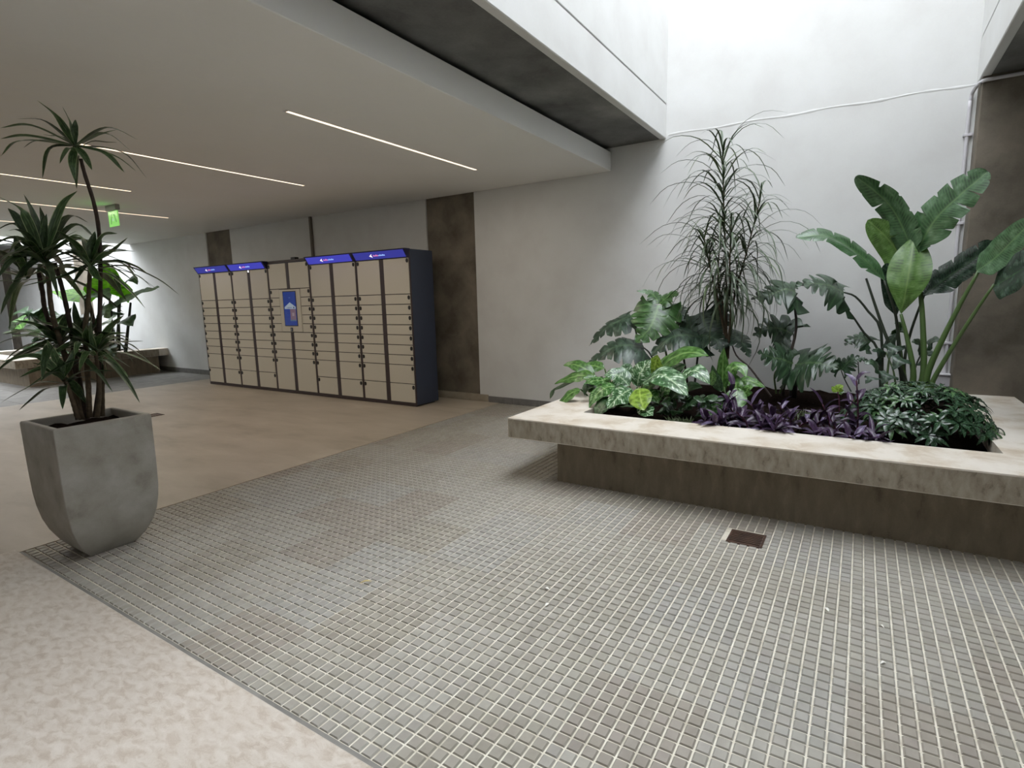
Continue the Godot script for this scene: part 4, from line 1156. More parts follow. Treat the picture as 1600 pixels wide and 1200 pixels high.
	L(t, "monstera", "monstera_bright", [V(-1.631,1.324,-5.220), V(-1.586,1.377,-5.250), V(-1.518,1.409,-5.250), V(-1.450,1.401,-5.200)], 0.220, V(-0.20,0.60,0.60))
	L(t, "monstera", "monstera", [V(-1.945,1.213,-5.300), V(-2.061,1.158,-5.250), V(-2.195,1.073,-5.200), V(-2.331,0.913,-5.150)], 0.464, V(-0.30,0.70,0.50))
	L(t, "monstera", "monstera", [V(-1.739,0.919,-5.100), V(-1.889,0.944,-5.000), V(-2.044,0.896,-4.950), V(-2.226,0.761,-4.900)], 0.512, V(-0.10,0.80,0.55))
	L(t, "monstera", "monstera", [V(-1.286,1.235,-5.350), V(-1.232,1.143,-5.300), V(-1.179,1.054,-5.250), V(-1.114,0.966,-5.200)], 0.561, V(0.05,0.55,0.80))
	L(t, "monstera", "monstera", [V(-1.243,1.016,-5.200), V(-1.374,1.041,-5.100), V(-1.504,0.996,-5.050), V(-1.635,0.850,-5.000)], 0.537, V(-0.10,0.75,0.60))
	L(t, "monstera", "monstera", [V(-1.308,1.025,-5.250), V(-1.192,1.030,-5.200), V(-1.092,0.997,-5.150), V(-1.029,0.887,-5.100)], 0.366, V(0.20,0.70,0.60))
	L(t, "monstera", "monstera", [V(-1.006,1.040,-5.300), V(-0.949,1.014,-5.300), V(-0.877,0.955,-5.250), V(-0.811,0.846,-5.200)], 0.317, V(0.40,0.70,0.50))
	L(t, "monstera", "monstera", [V(-1.629,1.250,-5.400), V(-1.558,1.263,-5.400), V(-1.460,1.223,-5.350), V(-1.404,1.143,-5.300)], 0.293, V(0.20,0.70,0.60))
	stalk(t, [V(-1.493,0.564,-5.200), V(-1.607,1.021,-5.250), V(-1.642,1.303,-5.220)], 0.0110, 0.0070, "stalk")
	stalk(t, [V(-1.744,0.516,-5.200), V(-1.876,1.014,-5.280), V(-1.945,1.206,-5.300)], 0.0110, 0.0070, "stalk_dark")
	stalk(t, [V(-1.524,0.546,-5.100), V(-1.668,0.838,-5.100), V(-1.739,0.912,-5.100)], 0.0100, 0.0070, "stalk_dark")
	stalk(t, [V(-1.368,0.526,-5.300), V(-1.436,1.004,-5.330), V(-1.285,1.222,-5.350)], 0.0110, 0.0070, "stalk_brown")
	stalk(t, [V(-1.283,0.547,-5.200), V(-1.254,0.923,-5.200), V(-1.243,1.010,-5.200)], 0.0110, 0.0070, "stalk_dark")
	stalk(t, [V(-0.612,0.523,-5.100), V(-0.793,0.750,-5.150), V(-0.929,0.859,-5.220), V(-1.005,1.026,-5.300)], 0.0090, 0.0060, "stalk_brown")
	t = thing("dragon_tree", "tallest feathery plant with a fountain of thin narrow leaves, behind the middle of the bench", "plant")
	grassy(t, [V(-1.003,0.587,-5.250), V(-1.025,1.056,-5.250), V(-1.041,1.513,-5.250), V(-1.083,2.125,-5.250), V(-1.112,2.654,-5.250)], 0.012, 110)
	grassy(t, [V(-1.029,0.998,-5.250), V(-1.096,1.345,-5.200), V(-1.160,1.628,-5.150), V(-1.211,1.893,-5.100)], 0.012, 45)
	grassy(t, [V(-1.007,0.998,-5.250), V(-0.966,1.398,-5.250), V(-0.894,1.729,-5.280), V(-0.797,2.197,-5.300)], 0.012, 60)
	grassy(t, [V(-1.006,0.823,-5.250), V(-0.985,1.286,-5.200), V(-0.992,1.619,-5.120), V(-0.977,1.987,-5.050)], 0.012, 50)
	grassy(t, [V(-1.017,0.823,-5.250), V(-1.071,1.285,-5.300), V(-1.142,1.576,-5.380), V(-1.133,2.093,-5.420)], 0.012, 35)
	t = thing("dumb_cane", "low bushy plant with big glossy white-patterned leaves at the front left of the bench", "plant")
	L(t, "oval", "dumb_green", [V(-2.027,0.701,-4.600), V(-2.142,0.762,-4.600), V(-2.249,0.789,-4.600), V(-2.350,0.775,-4.600)], 0.146, V(-0.10,0.75,0.60))
	L(t, "oval", "dumb_green", [V(-1.992,0.705,-4.500), V(-2.114,0.705,-4.500), V(-2.240,0.672,-4.500), V(-2.391,0.608,-4.500)], 0.168, V(-0.10,0.80,0.55))
	L(t, "oval", "dumb_green", [V(-1.996,0.742,-4.750), V(-2.073,0.761,-4.750), V(-2.142,0.767,-4.750), V(-2.201,0.774,-4.750)], 0.146, V(-0.10,0.75,0.60))
	L(t, "oval", "dumb_dark", [V(-2.055,0.704,-4.600), V(-2.225,0.652,-4.650), V(-2.356,0.589,-4.650), V(-2.471,0.525,-4.650), V(-2.498,0.437,-4.600)], 0.134, V(-0.10,0.90,0.30))
	L(t, "oval", "dumb_green", [V(-2.030,0.613,-4.300), V(-2.089,0.587,-4.250), V(-2.149,0.515,-4.200), V(-2.183,0.433,-4.120)], 0.151, V(-0.35,0.70,0.60))
	L(t, "oval", "dumb", [V(-1.668,0.681,-4.200), V(-1.735,0.668,-4.150), V(-1.798,0.608,-4.100), V(-1.835,0.510,-4.050)], 0.202, V(-0.25,0.75,0.60))
	L(t, "oval", "dumb_dark", [V(-1.648,0.604,-4.100), V(-1.701,0.561,-4.050), V(-1.721,0.513,-4.000), V(-1.737,0.461,-3.960)], 0.168, V(-0.20,0.60,0.70))
	L(t, "oval", "dumb_white", [V(-1.510,0.676,-4.150), V(-1.551,0.650,-4.100), V(-1.604,0.600,-4.050), V(-1.651,0.531,-3.980)], 0.224, V(-0.10,0.70,0.70))
	L(t, "oval", "dumb_lime", [V(-1.443,0.688,-4.150), V(-1.408,0.645,-4.050), V(-1.375,0.596,-4.000), V(-1.342,0.547,-3.960)], 0.190, V(0.05,0.60,0.80))
	L(t, "oval", "dumb_white", [V(-1.424,0.560,-4.100), V(-1.362,0.547,-4.030), V(-1.315,0.531,-3.980), V(-1.271,0.519,-3.950)], 0.134, V(0.20,0.60,0.70))
	L(t, "oval", "dumb_white", [V(-1.472,0.703,-4.300), V(-1.307,0.796,-4.200), V(-1.166,0.758,-4.100), V(-1.030,0.675,-4.000)], 0.258, V(0.30,0.75,0.60))
	L(t, "oval", "dumb_white", [V(-1.586,0.672,-4.300), V(-1.653,0.732,-4.300), V(-1.713,0.764,-4.280), V(-1.794,0.755,-4.250)], 0.190, V(-0.10,0.70,0.70))
	L(t, "oval", "dumb_white", [V(-1.555,0.651,-4.400), V(-1.540,0.741,-4.400), V(-1.506,0.813,-4.420), V(-1.460,0.884,-4.450)], 0.213, V(-0.20,0.35,0.90))
	L(t, "oval", "dumb_lime", [V(-1.433,0.742,-4.500), V(-1.442,0.799,-4.500), V(-1.431,0.856,-4.500), V(-1.416,0.917,-4.500)], 0.168, V(-0.20,0.20,0.95))
	L(t, "oval", "dumb_green", [V(-1.433,0.779,-4.600), V(-1.306,0.888,-4.550), V(-1.153,0.945,-4.500), V(-0.991,0.925,-4.450)], 0.202, V(0.00,0.75,0.60))
	L(t, "oval", "dumb_white", [V(-1.228,0.720,-4.400), V(-1.140,0.793,-4.350), V(-1.040,0.820,-4.300), V(-0.933,0.729,-4.250)], 0.213, V(0.15,0.80,0.50))
	L(t, "oval", "dumb_green", [V(-1.479,0.750,-4.750), V(-1.429,0.820,-4.750), V(-1.379,0.847,-4.750), V(-1.313,0.858,-4.750)], 0.146, V(0.00,0.70,0.70))
	L(t, "oval", "dumb_white", [V(-1.689,0.724,-4.600), V(-1.724,0.756,-4.600), V(-1.751,0.780,-4.600), V(-1.778,0.792,-4.600)], 0.134, V(-0.20,0.60,0.80))
	L(t, "oval", "dumb", [V(-1.784,0.726,-4.350), V(-1.815,0.707,-4.300), V(-1.912,0.695,-4.280), V(-1.975,0.671,-4.250)], 0.134, V(-0.10,0.80,0.50))
	L(t, "oval", "dumb_dark", [V(-1.872,0.721,-4.350), V(-1.921,0.692,-4.300), V(-1.975,0.638,-4.300), V(-1.980,0.565,-4.280)], 0.146, V(-0.30,0.70,0.60))
	L(t, "oval", "dumb_dark", [V(-1.413,0.509,-4.300), V(-1.390,0.583,-4.250), V(-1.350,0.617,-4.200), V(-1.274,0.639,-4.150)], 0.157, V(0.10,0.60,0.70))
	L(t, "oval", "dumb_dark", [V(-1.734,0.606,-4.400), V(-1.680,0.560,-4.350), V(-1.576,0.527,-4.300), V(-1.509,0.510,-4.250)], 0.157, V(0.10,0.70,0.60))
	L(t, "oval", "dumb_dark", [V(-1.377,0.626,-4.700), V(-1.362,0.703,-4.700), V(-1.314,0.772,-4.700), V(-1.234,0.818,-4.700)], 0.179, V(0.00,0.50,0.80))
	L(t, "oval", "dumb_dark", [V(-1.264,0.533,-4.600), V(-1.212,0.611,-4.550), V(-1.138,0.664,-4.500), V(-1.035,0.670,-4.450)], 0.168, V(0.10,0.70,0.60))
	L(t, "oval", "dumb_green", [V(-0.955,0.698,-4.400), V(-0.953,0.751,-4.400), V(-0.950,0.789,-4.400), V(-0.948,0.827,-4.400)], 0.067, V(0.10,0.20,0.95))
	L(t, "oval", "dumb_green", [V(-1.681,0.535,-4.400), V(-1.753,0.611,-4.360), V(-1.815,0.613,-4.320)], 0.157, V(0.00,0.70,0.65))
	L(t, "oval", "dumb", [V(-1.683,0.526,-4.450), V(-1.738,0.637,-4.410), V(-1.775,0.683,-4.370)], 0.168, V(0.08,0.70,0.65))
	L(t, "oval", "dumb_green", [V(-1.495,0.558,-4.350), V(-1.419,0.673,-4.310), V(-1.336,0.708,-4.270)], 0.168, V(-0.02,0.70,0.65))
	L(t, "oval", "dumb", [V(-1.351,0.585,-4.350), V(-1.293,0.651,-4.310), V(-1.204,0.640,-4.270)], 0.168, V(0.01,0.70,0.65))
	L(t, "oval", "dumb_green", [V(-1.836,0.565,-4.350), V(-1.899,0.608,-4.310), V(-1.944,0.603,-4.270)], 0.146, V(-0.01,0.70,0.65))
	L(t, "oval", "dumb", [V(-1.412,0.589,-4.200), V(-1.345,0.632,-4.160), V(-1.279,0.583,-4.120)], 0.157, V(0.18,0.70,0.65))
	L(t, "oval", "dumb_green", [V(-1.793,0.604,-4.550), V(-1.743,0.707,-4.510), V(-1.763,0.779,-4.470)], 0.157, V(0.08,0.70,0.65))
	L(t, "oval", "dumb_green", [V(-1.515,0.640,-4.550), V(-1.461,0.723,-4.510), V(-1.392,0.773,-4.470)], 0.168, V(0.15,0.70,0.65))
	L(t, "oval", "dumb_green", [V(-1.206,0.587,-4.500), V(-1.244,0.663,-4.460), V(-1.280,0.690,-4.420)], 0.157, V(0.18,0.70,0.65))
	L(t, "oval", "dumb_green", [V(-1.955,0.618,-4.500), V(-2.011,0.681,-4.460), V(-2.068,0.692,-4.420)], 0.134, V(-0.10,0.70,0.65))
	L(t, "oval", "dumb_green", [V(-1.588,0.544,-4.200), V(-1.606,0.581,-4.160), V(-1.623,0.523,-4.120)], 0.146, V(0.02,0.70,0.65))
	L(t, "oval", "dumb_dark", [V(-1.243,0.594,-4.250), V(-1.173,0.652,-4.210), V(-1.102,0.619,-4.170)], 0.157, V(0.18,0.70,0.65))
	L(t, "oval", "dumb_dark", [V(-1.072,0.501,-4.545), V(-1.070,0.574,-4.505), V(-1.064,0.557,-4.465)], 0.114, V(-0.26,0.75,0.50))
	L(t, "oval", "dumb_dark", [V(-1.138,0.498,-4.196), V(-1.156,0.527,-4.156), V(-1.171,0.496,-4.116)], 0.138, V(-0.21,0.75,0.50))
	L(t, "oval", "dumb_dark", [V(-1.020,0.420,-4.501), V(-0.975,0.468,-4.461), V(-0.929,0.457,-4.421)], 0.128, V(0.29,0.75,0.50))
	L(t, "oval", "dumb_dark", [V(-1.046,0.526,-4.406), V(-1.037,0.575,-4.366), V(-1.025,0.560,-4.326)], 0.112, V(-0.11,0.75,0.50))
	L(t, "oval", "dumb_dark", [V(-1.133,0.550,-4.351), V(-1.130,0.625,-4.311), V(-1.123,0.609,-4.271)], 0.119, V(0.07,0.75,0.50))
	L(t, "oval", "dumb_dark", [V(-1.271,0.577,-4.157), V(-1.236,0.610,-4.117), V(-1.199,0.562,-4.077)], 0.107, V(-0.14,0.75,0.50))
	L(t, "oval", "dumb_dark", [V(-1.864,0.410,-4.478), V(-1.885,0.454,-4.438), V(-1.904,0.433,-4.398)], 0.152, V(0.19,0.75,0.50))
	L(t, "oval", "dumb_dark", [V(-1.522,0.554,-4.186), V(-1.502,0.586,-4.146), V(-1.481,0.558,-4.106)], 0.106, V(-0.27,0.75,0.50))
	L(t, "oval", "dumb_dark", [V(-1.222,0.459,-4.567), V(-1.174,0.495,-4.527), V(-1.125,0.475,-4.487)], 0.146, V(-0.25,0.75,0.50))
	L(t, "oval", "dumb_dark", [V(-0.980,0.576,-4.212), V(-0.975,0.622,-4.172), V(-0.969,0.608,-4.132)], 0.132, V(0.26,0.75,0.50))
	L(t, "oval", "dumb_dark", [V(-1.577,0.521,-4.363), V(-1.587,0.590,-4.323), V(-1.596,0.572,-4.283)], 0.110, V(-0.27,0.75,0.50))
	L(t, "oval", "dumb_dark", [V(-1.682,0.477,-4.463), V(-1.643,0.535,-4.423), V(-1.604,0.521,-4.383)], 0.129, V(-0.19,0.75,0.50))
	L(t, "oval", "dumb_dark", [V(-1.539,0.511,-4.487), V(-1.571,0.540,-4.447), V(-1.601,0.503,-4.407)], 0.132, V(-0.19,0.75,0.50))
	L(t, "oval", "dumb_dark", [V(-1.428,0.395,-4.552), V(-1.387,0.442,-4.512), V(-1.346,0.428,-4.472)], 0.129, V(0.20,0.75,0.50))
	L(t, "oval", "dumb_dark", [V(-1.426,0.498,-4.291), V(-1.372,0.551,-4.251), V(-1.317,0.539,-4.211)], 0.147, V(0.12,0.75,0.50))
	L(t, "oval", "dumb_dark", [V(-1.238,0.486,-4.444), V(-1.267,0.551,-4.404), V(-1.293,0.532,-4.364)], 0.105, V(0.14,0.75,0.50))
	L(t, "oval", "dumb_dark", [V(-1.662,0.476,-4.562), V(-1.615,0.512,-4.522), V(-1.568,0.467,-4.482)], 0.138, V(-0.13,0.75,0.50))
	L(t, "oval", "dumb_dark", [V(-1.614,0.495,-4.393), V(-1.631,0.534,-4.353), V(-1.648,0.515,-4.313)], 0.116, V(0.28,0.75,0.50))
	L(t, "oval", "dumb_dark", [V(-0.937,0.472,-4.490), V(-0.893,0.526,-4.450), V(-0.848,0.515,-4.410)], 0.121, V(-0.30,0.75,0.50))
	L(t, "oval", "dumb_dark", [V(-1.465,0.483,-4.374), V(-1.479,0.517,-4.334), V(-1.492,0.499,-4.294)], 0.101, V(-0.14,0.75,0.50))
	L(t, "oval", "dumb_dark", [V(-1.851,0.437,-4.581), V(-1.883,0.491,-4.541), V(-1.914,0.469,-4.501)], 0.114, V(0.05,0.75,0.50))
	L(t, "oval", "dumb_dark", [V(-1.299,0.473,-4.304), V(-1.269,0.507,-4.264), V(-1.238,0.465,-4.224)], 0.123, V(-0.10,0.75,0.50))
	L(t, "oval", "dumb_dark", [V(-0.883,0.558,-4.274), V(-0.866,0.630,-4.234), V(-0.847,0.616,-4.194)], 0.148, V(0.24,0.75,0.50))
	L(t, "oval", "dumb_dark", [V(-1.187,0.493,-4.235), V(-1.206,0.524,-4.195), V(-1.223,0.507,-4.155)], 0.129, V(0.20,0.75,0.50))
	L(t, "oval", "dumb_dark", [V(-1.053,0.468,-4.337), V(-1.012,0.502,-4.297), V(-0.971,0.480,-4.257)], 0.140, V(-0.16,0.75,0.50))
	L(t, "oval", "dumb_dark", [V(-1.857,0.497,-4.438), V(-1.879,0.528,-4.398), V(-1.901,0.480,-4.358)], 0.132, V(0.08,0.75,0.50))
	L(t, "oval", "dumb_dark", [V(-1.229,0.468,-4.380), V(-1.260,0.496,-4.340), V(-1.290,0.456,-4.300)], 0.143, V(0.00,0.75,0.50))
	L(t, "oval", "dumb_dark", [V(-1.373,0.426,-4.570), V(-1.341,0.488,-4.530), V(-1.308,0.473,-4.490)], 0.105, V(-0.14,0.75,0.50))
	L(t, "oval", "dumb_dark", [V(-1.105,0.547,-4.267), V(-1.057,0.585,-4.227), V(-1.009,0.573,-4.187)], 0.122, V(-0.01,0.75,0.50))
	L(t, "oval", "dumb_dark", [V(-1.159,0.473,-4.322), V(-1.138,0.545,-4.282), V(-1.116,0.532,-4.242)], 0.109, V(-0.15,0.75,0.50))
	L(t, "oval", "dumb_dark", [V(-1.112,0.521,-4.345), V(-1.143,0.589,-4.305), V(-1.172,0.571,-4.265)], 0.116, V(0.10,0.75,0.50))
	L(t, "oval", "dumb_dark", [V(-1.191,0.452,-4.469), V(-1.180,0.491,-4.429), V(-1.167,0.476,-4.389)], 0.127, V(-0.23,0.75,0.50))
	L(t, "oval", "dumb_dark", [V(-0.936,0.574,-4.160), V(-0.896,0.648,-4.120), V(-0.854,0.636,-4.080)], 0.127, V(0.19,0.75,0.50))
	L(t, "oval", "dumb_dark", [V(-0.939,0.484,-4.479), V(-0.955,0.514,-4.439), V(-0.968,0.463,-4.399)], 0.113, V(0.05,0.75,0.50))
	stalk(t, [V(-1.772,0.419,-4.500), V(-1.740,0.547,-4.400), V(-1.735,0.652,-4.370)], 0.0090, 0.0060, "stalk")
	stalk(t, [V(-1.772,0.419,-4.500), V(-1.666,0.540,-4.400), V(-1.590,0.637,-4.370)], 0.0090, 0.0060, "stalk")
	stalk(t, [V(-1.772,0.419,-4.500), V(-1.791,0.619,-4.400), V(-1.836,0.796,-4.370)], 0.0090, 0.0060, "stalk")
	stalk(t, [V(-1.772,0.419,-4.500), V(-1.769,0.582,-4.400), V(-1.792,0.723,-4.370)], 0.0090, 0.0060, "stalk")
	stalk(t, [V(-1.579,0.445,-4.450), V(-1.528,0.563,-4.350), V(-1.503,0.658,-4.320)], 0.0090, 0.0060, "stalk")
	stalk(t, [V(-1.579,0.445,-4.450), V(-1.541,0.566,-4.350), V(-1.527,0.665,-4.320)], 0.0090, 0.0060, "stalk")
	stalk(t, [V(-1.579,0.445,-4.450), V(-1.516,0.584,-4.350), V(-1.479,0.700,-4.320)], 0.0090, 0.0060, "stalk")
	stalk(t, [V(-1.579,0.445,-4.450), V(-1.574,0.568,-4.350), V(-1.593,0.669,-4.320)], 0.0090, 0.0060, "stalk")
	stalk(t, [V(-1.358,0.428,-4.650), V(-1.299,0.584,-4.550), V(-1.261,0.701,-4.520)], 0.0090, 0.0060, "stalk")
	stalk(t, [V(-1.358,0.428,-4.650), V(-1.373,0.628,-4.550), V(-1.408,0.790,-4.520)], 0.0090, 0.0060, "stalk")
	stalk(t, [V(-1.358,0.428,-4.650), V(-1.389,0.602,-4.550), V(-1.440,0.739,-4.520)], 0.0090, 0.0060, "stalk")
	stalk(t, [V(-1.358,0.428,-4.650), V(-1.331,0.561,-4.550), V(-1.324,0.656,-4.520)], 0.0090, 0.0060, "stalk")
	stalk(t, [V(-2.039,0.410,-4.650), V(-2.000,0.579,-4.550), V(-1.991,0.714,-4.520)], 0.0090, 0.0060, "stalk")
	stalk(t, [V(-2.039,0.410,-4.650), V(-2.005,0.573,-4.550), V(-2.001,0.702,-4.520)], 0.0090, 0.0060, "stalk")
	stalk(t, [V(-2.039,0.410,-4.650), V(-2.071,0.508,-4.550), V(-2.134,0.573,-4.520)], 0.0090, 0.0060, "stalk")
	stalk(t, [V(-2.039,0.410,-4.650), V(-1.977,0.570,-4.550), V(-1.945,0.694,-4.520)], 0.0090, 0.0060, "stalk")
	t = thing("dumb_cane", "small clump of plain green upright leaves just left of the purple plants", "plant")
	L(t, "oval", "dumb_green", [V(-0.901,0.625,-4.600), V(-0.915,0.739,-4.600), V(-0.915,0.869,-4.600), V(-0.914,0.982,-4.600)], 0.112, V(-0.20,0.20,0.95))
	L(t, "oval", "dumb_dark", [V(-0.896,0.641,-4.500), V(-0.932,0.700,-4.500), V(-0.959,0.776,-4.500), V(-0.976,0.852,-4.500)], 0.090, V(-0.20,0.30,0.90))
	L(t, "oval", "dumb_green", [V(-0.861,0.745,-4.500), V(-0.817,0.834,-4.500), V(-0.761,0.841,-4.500), V(-0.713,0.771,-4.450)], 0.134, V(0.10,0.80,0.50))
	L(t, "oval", "dumb_green", [V(-0.781,0.617,-4.450), V(-0.784,0.697,-4.450), V(-0.814,0.748,-4.500), V(-0.853,0.786,-4.500)], 0.112, V(-0.10,0.40,0.90))
	L(t, "oval", "dumb_green", [V(-0.766,0.696,-4.400), V(-0.764,0.635,-4.350), V(-0.766,0.584,-4.300), V(-0.784,0.537,-4.280)], 0.168, V(0.10,0.50,0.85))
	L(t, "oval", "dumb_dark", [V(-0.867,0.576,-4.300), V(-0.911,0.610,-4.280), V(-0.955,0.597,-4.250), V(-0.998,0.533,-4.200)], 0.123, V(-0.10,0.80,0.50))
	L(t, "oval", "dumb_green", [V(-0.727,0.629,-4.400), V(-0.701,0.671,-4.400), V(-0.684,0.701,-4.400), V(-0.649,0.713,-4.400)], 0.090, V(0.10,0.70,0.60))
	L(t, "oval", "dumb", [V(-0.825,0.616,-4.200), V(-0.872,0.579,-4.170), V(-0.914,0.536,-4.120), V(-0.964,0.516,-4.100)], 0.112, V(-0.10,0.80,0.50))
	L(t, "oval", "dumb_green", [V(-0.811,0.693,-4.600), V(-0.741,0.729,-4.600), V(-0.671,0.712,-4.600), V(-0.596,0.677,-4.600)], 0.112, V(0.10,0.80,0.50))
	stalk(t, [V(-0.863,0.499,-4.500), V(-0.876,0.593,-4.550), V(-0.898,0.662,-4.600)], 0.0080, 0.0060, "stalk")
	stalk(t, [V(-0.834,0.502,-4.500), V(-0.816,0.657,-4.500), V(-0.852,0.746,-4.500)], 0.0060, 0.0050, "stalk_dark")
	t = thing("climbing_philodendron", "dark leafy plant crowded round the foot of the broad paddle leaves", "plant")
	L(t, "heart", "monstera", [V(0.182,0.949,-5.200), V(0.218,1.035,-5.160), V(0.241,1.069,-5.140)], 0.132, V(-0.14,0.70,0.60))
	L(t, "heart", "monstera", [V(0.233,0.992,-5.000), V(0.217,0.972,-4.960), V(0.189,0.901,-4.940)], 0.132, V(0.01,0.70,0.60))
	L(t, "heart", "selloum", [V(0.220,1.043,-5.300), V(0.267,1.094,-5.260), V(0.301,1.093,-5.240)], 0.120, V(0.18,0.70,0.60))
	L(t, "heart", "monstera", [V(0.155,0.883,-5.100), V(0.125,0.940,-5.060), V(0.083,0.946,-5.040)], 0.120, V(-0.15,0.70,0.60))
	L(t, "heart", "monstera", [V(0.273,0.908,-4.900), V(0.251,0.893,-4.860), V(0.218,0.828,-4.840)], 0.144, V(0.13,0.70,0.60))
	L(t, "heart", "selloum", [V(0.129,0.831,-4.900), V(0.090,0.874,-4.860), V(0.038,0.867,-4.840)], 0.120, V(0.00,0.70,0.60))
	L(t, "heart", "monstera", [V(0.199,0.799,-4.800), V(0.183,0.792,-4.760), V(0.156,0.734,-4.740)], 0.144, V(0.15,0.70,0.60))
	L(t, "heart", "selloum", [V(0.412,0.947,-5.300), V(0.381,0.999,-5.260), V(0.340,1.000,-5.240)], 0.144, V(0.08,0.70,0.60))
	L(t, "heart", "selloum", [V(0.450,0.972,-5.300), V(0.482,1.016,-5.260), V(0.505,1.008,-5.240)], 0.144, V(-0.11,0.70,0.60))
	L(t, "heart", "monstera", [V(0.409,0.882,-5.200), V(0.446,0.921,-5.160), V(0.472,0.910,-5.140)], 0.144, V(0.16,0.70,0.60))
	L(t, "heart", "monstera_bright", [V(0.260,1.069,-5.300), V(0.248,1.134,-5.260), V(0.223,1.147,-5.240)], 0.120, V(-0.01,0.70,0.60))
	L(t, "heart", "monstera", [V(0.104,0.770,-4.800), V(0.086,0.774,-4.760), V(0.055,0.728,-4.740)], 0.120, V(-0.19,0.70,0.60))
	stalk(t, [V(0.201,0.625,-5.100), V(0.201,0.829,-5.150), V(0.224,1.021,-5.250)], 0.0100, 0.0060, "stalk")
	stalk(t, [V(0.257,0.644,-5.000), V(0.230,0.799,-5.000), V(0.178,0.928,-5.150)], 0.0080, 0.0050, "stalk")
	stalk(t, [V(0.368,0.621,-5.200), V(0.377,0.804,-5.220), V(0.419,0.934,-5.280)], 0.0080, 0.0050, "stalk_dark")
	t = thing("purple_spiderwort", "clump of purple trailing leaves at the left of the purple row, beside the white-patterned plant", "plant", Vector3.ZERO, "purple trailing plants along the front of the bench")
	spider(t, V(-0.925,0.430,-4.329), 0.100)
	spider(t, V(-0.825,0.430,-4.192), 0.165)
	spider(t, V(-0.750,0.430,-4.204), 0.122)
	spider(t, V(-0.690,0.430,-4.245), 0.100)
	spider(t, V(-0.877,0.430,-4.291), 0.100)
	spider(t, V(-0.735,0.430,-4.234), 0.166)
	spider(t, V(-0.821,0.430,-4.241), 0.301)
	spider(t, V(-0.624,0.430,-4.095), 0.155)
	spider(t, V(-0.859,0.43,-3.935), 0.104)
	spider(t, V(-0.844,0.43,-3.924), 0.099)
	spider(t, V(-0.750,0.43,-3.963), 0.085)
	spider(t, V(-0.811,0.43,-3.920), 0.094)
	spider(t, V(-0.815,0.43,-3.954), 0.081)
	t = thing("purple_spiderwort", "clump of purple trailing leaves in the middle of the purple row on the bench rim", "plant", Vector3.ZERO, "purple trailing plants along the front of the bench")
	spider(t, V(-0.592,0.430,-4.316), 0.100)
	spider(t, V(-0.527,0.430,-4.302), 0.124)
	spider(t, V(-0.440,0.430,-4.096), 0.137)
	spider(t, V(-0.387,0.430,-4.250), 0.100)
	spider(t, V(-0.475,0.430,-4.068), 0.100)
	spider(t, V(-0.433,0.430,-4.260), 0.187)
	spider(t, V(-0.334,0.430,-4.256), 0.100)
	spider(t, V(-0.556,0.430,-4.187), 0.190)
	spider(t, V(-0.521,0.43,-3.958), 0.108)
	spider(t, V(-0.412,0.43,-3.931), 0.095)
	spider(t, V(-0.407,0.43,-3.924), 0.092)
	spider(t, V(-0.438,0.43,-3.977), 0.099)
	spider(t, V(-0.480,0.43,-3.935), 0.096)
	t = thing("purple_spiderwort", "clump of purple trailing leaves at the right of the purple row, beside the glossy shrub", "plant", Vector3.ZERO, "purple trailing plants along the front of the bench")
	spider(t, V(-0.236,0.430,-4.250), 0.100)
	spider(t, V(-0.163,0.430,-4.316), 0.100)
	spider(t, V(-0.083,0.430,-4.071), 0.170)
	spider(t, V(-0.029,0.430,-4.294), 0.100)
	spider(t, V(0.034,0.430,-4.198), 0.100)
	spider(t, V(-0.128,0.430,-4.234), 0.219)
	spider(t, V(-0.065,0.430,-4.247), 0.266)
	spider(t, V(0.027,0.430,-4.123), 0.420)
	spider(t, V(0.088,0.43,-3.964), 0.096)
	spider(t, V(-0.125,0.43,-3.947), 0.086)
	spider(t, V(-0.169,0.43,-3.970), 0.078)
	spider(t, V(0.066,0.43,-3.950), 0.079)
	spider(t, V(0.066,0.43,-3.920), 0.088)
	t = thing("sprout", "tiny bright green seedling on a reddish stem behind the purple plants", "plant")
	stalk(t, [V(-0.089,0.502,-4.600), V(-0.100,0.620,-4.600), V(-0.112,0.681,-4.600)], 0.0050, 0.0040, "purple_stem")
	L(t, "oval", "dumb_lime", [V(-0.112,0.681,-4.600), V(-0.133,0.698,-4.600), V(-0.154,0.716,-4.600)], 0.050, V(0.00,0.60,0.80))
	L(t, "oval", "dumb_lime", [V(-0.112,0.681,-4.600), V(-0.101,0.710,-4.600), V(-0.078,0.726,-4.600)], 0.070, V(0.00,0.60,0.80))
	L(t, "oval", "dumb_green", [V(-0.111,0.671,-4.600), V(-0.092,0.682,-4.600), V(-0.068,0.684,-4.600)], 0.050, V(0.00,0.60,0.80))
	t = thing("grass_tuft", "low tuft of fine green grass at the bench rim beside the purple plants", "grass")
	tuft(t, V(-1.092,0.430,-4.040), 60, 0.09)
	t = thing("grass_tuft", "sparse grass in the bare soil behind the purple plants", "grass")
	tuft(t, V(-0.328,0.410,-4.750), 50, 0.12)
	t = thing("umbrella_shrub", "round glossy dark green shrub with fingered leaves at the front right corner of the bed", "shrub")
	shrub(t, V(0.345, 0.52, -4.42), V(0.39, 0.27, 0.33), 125)

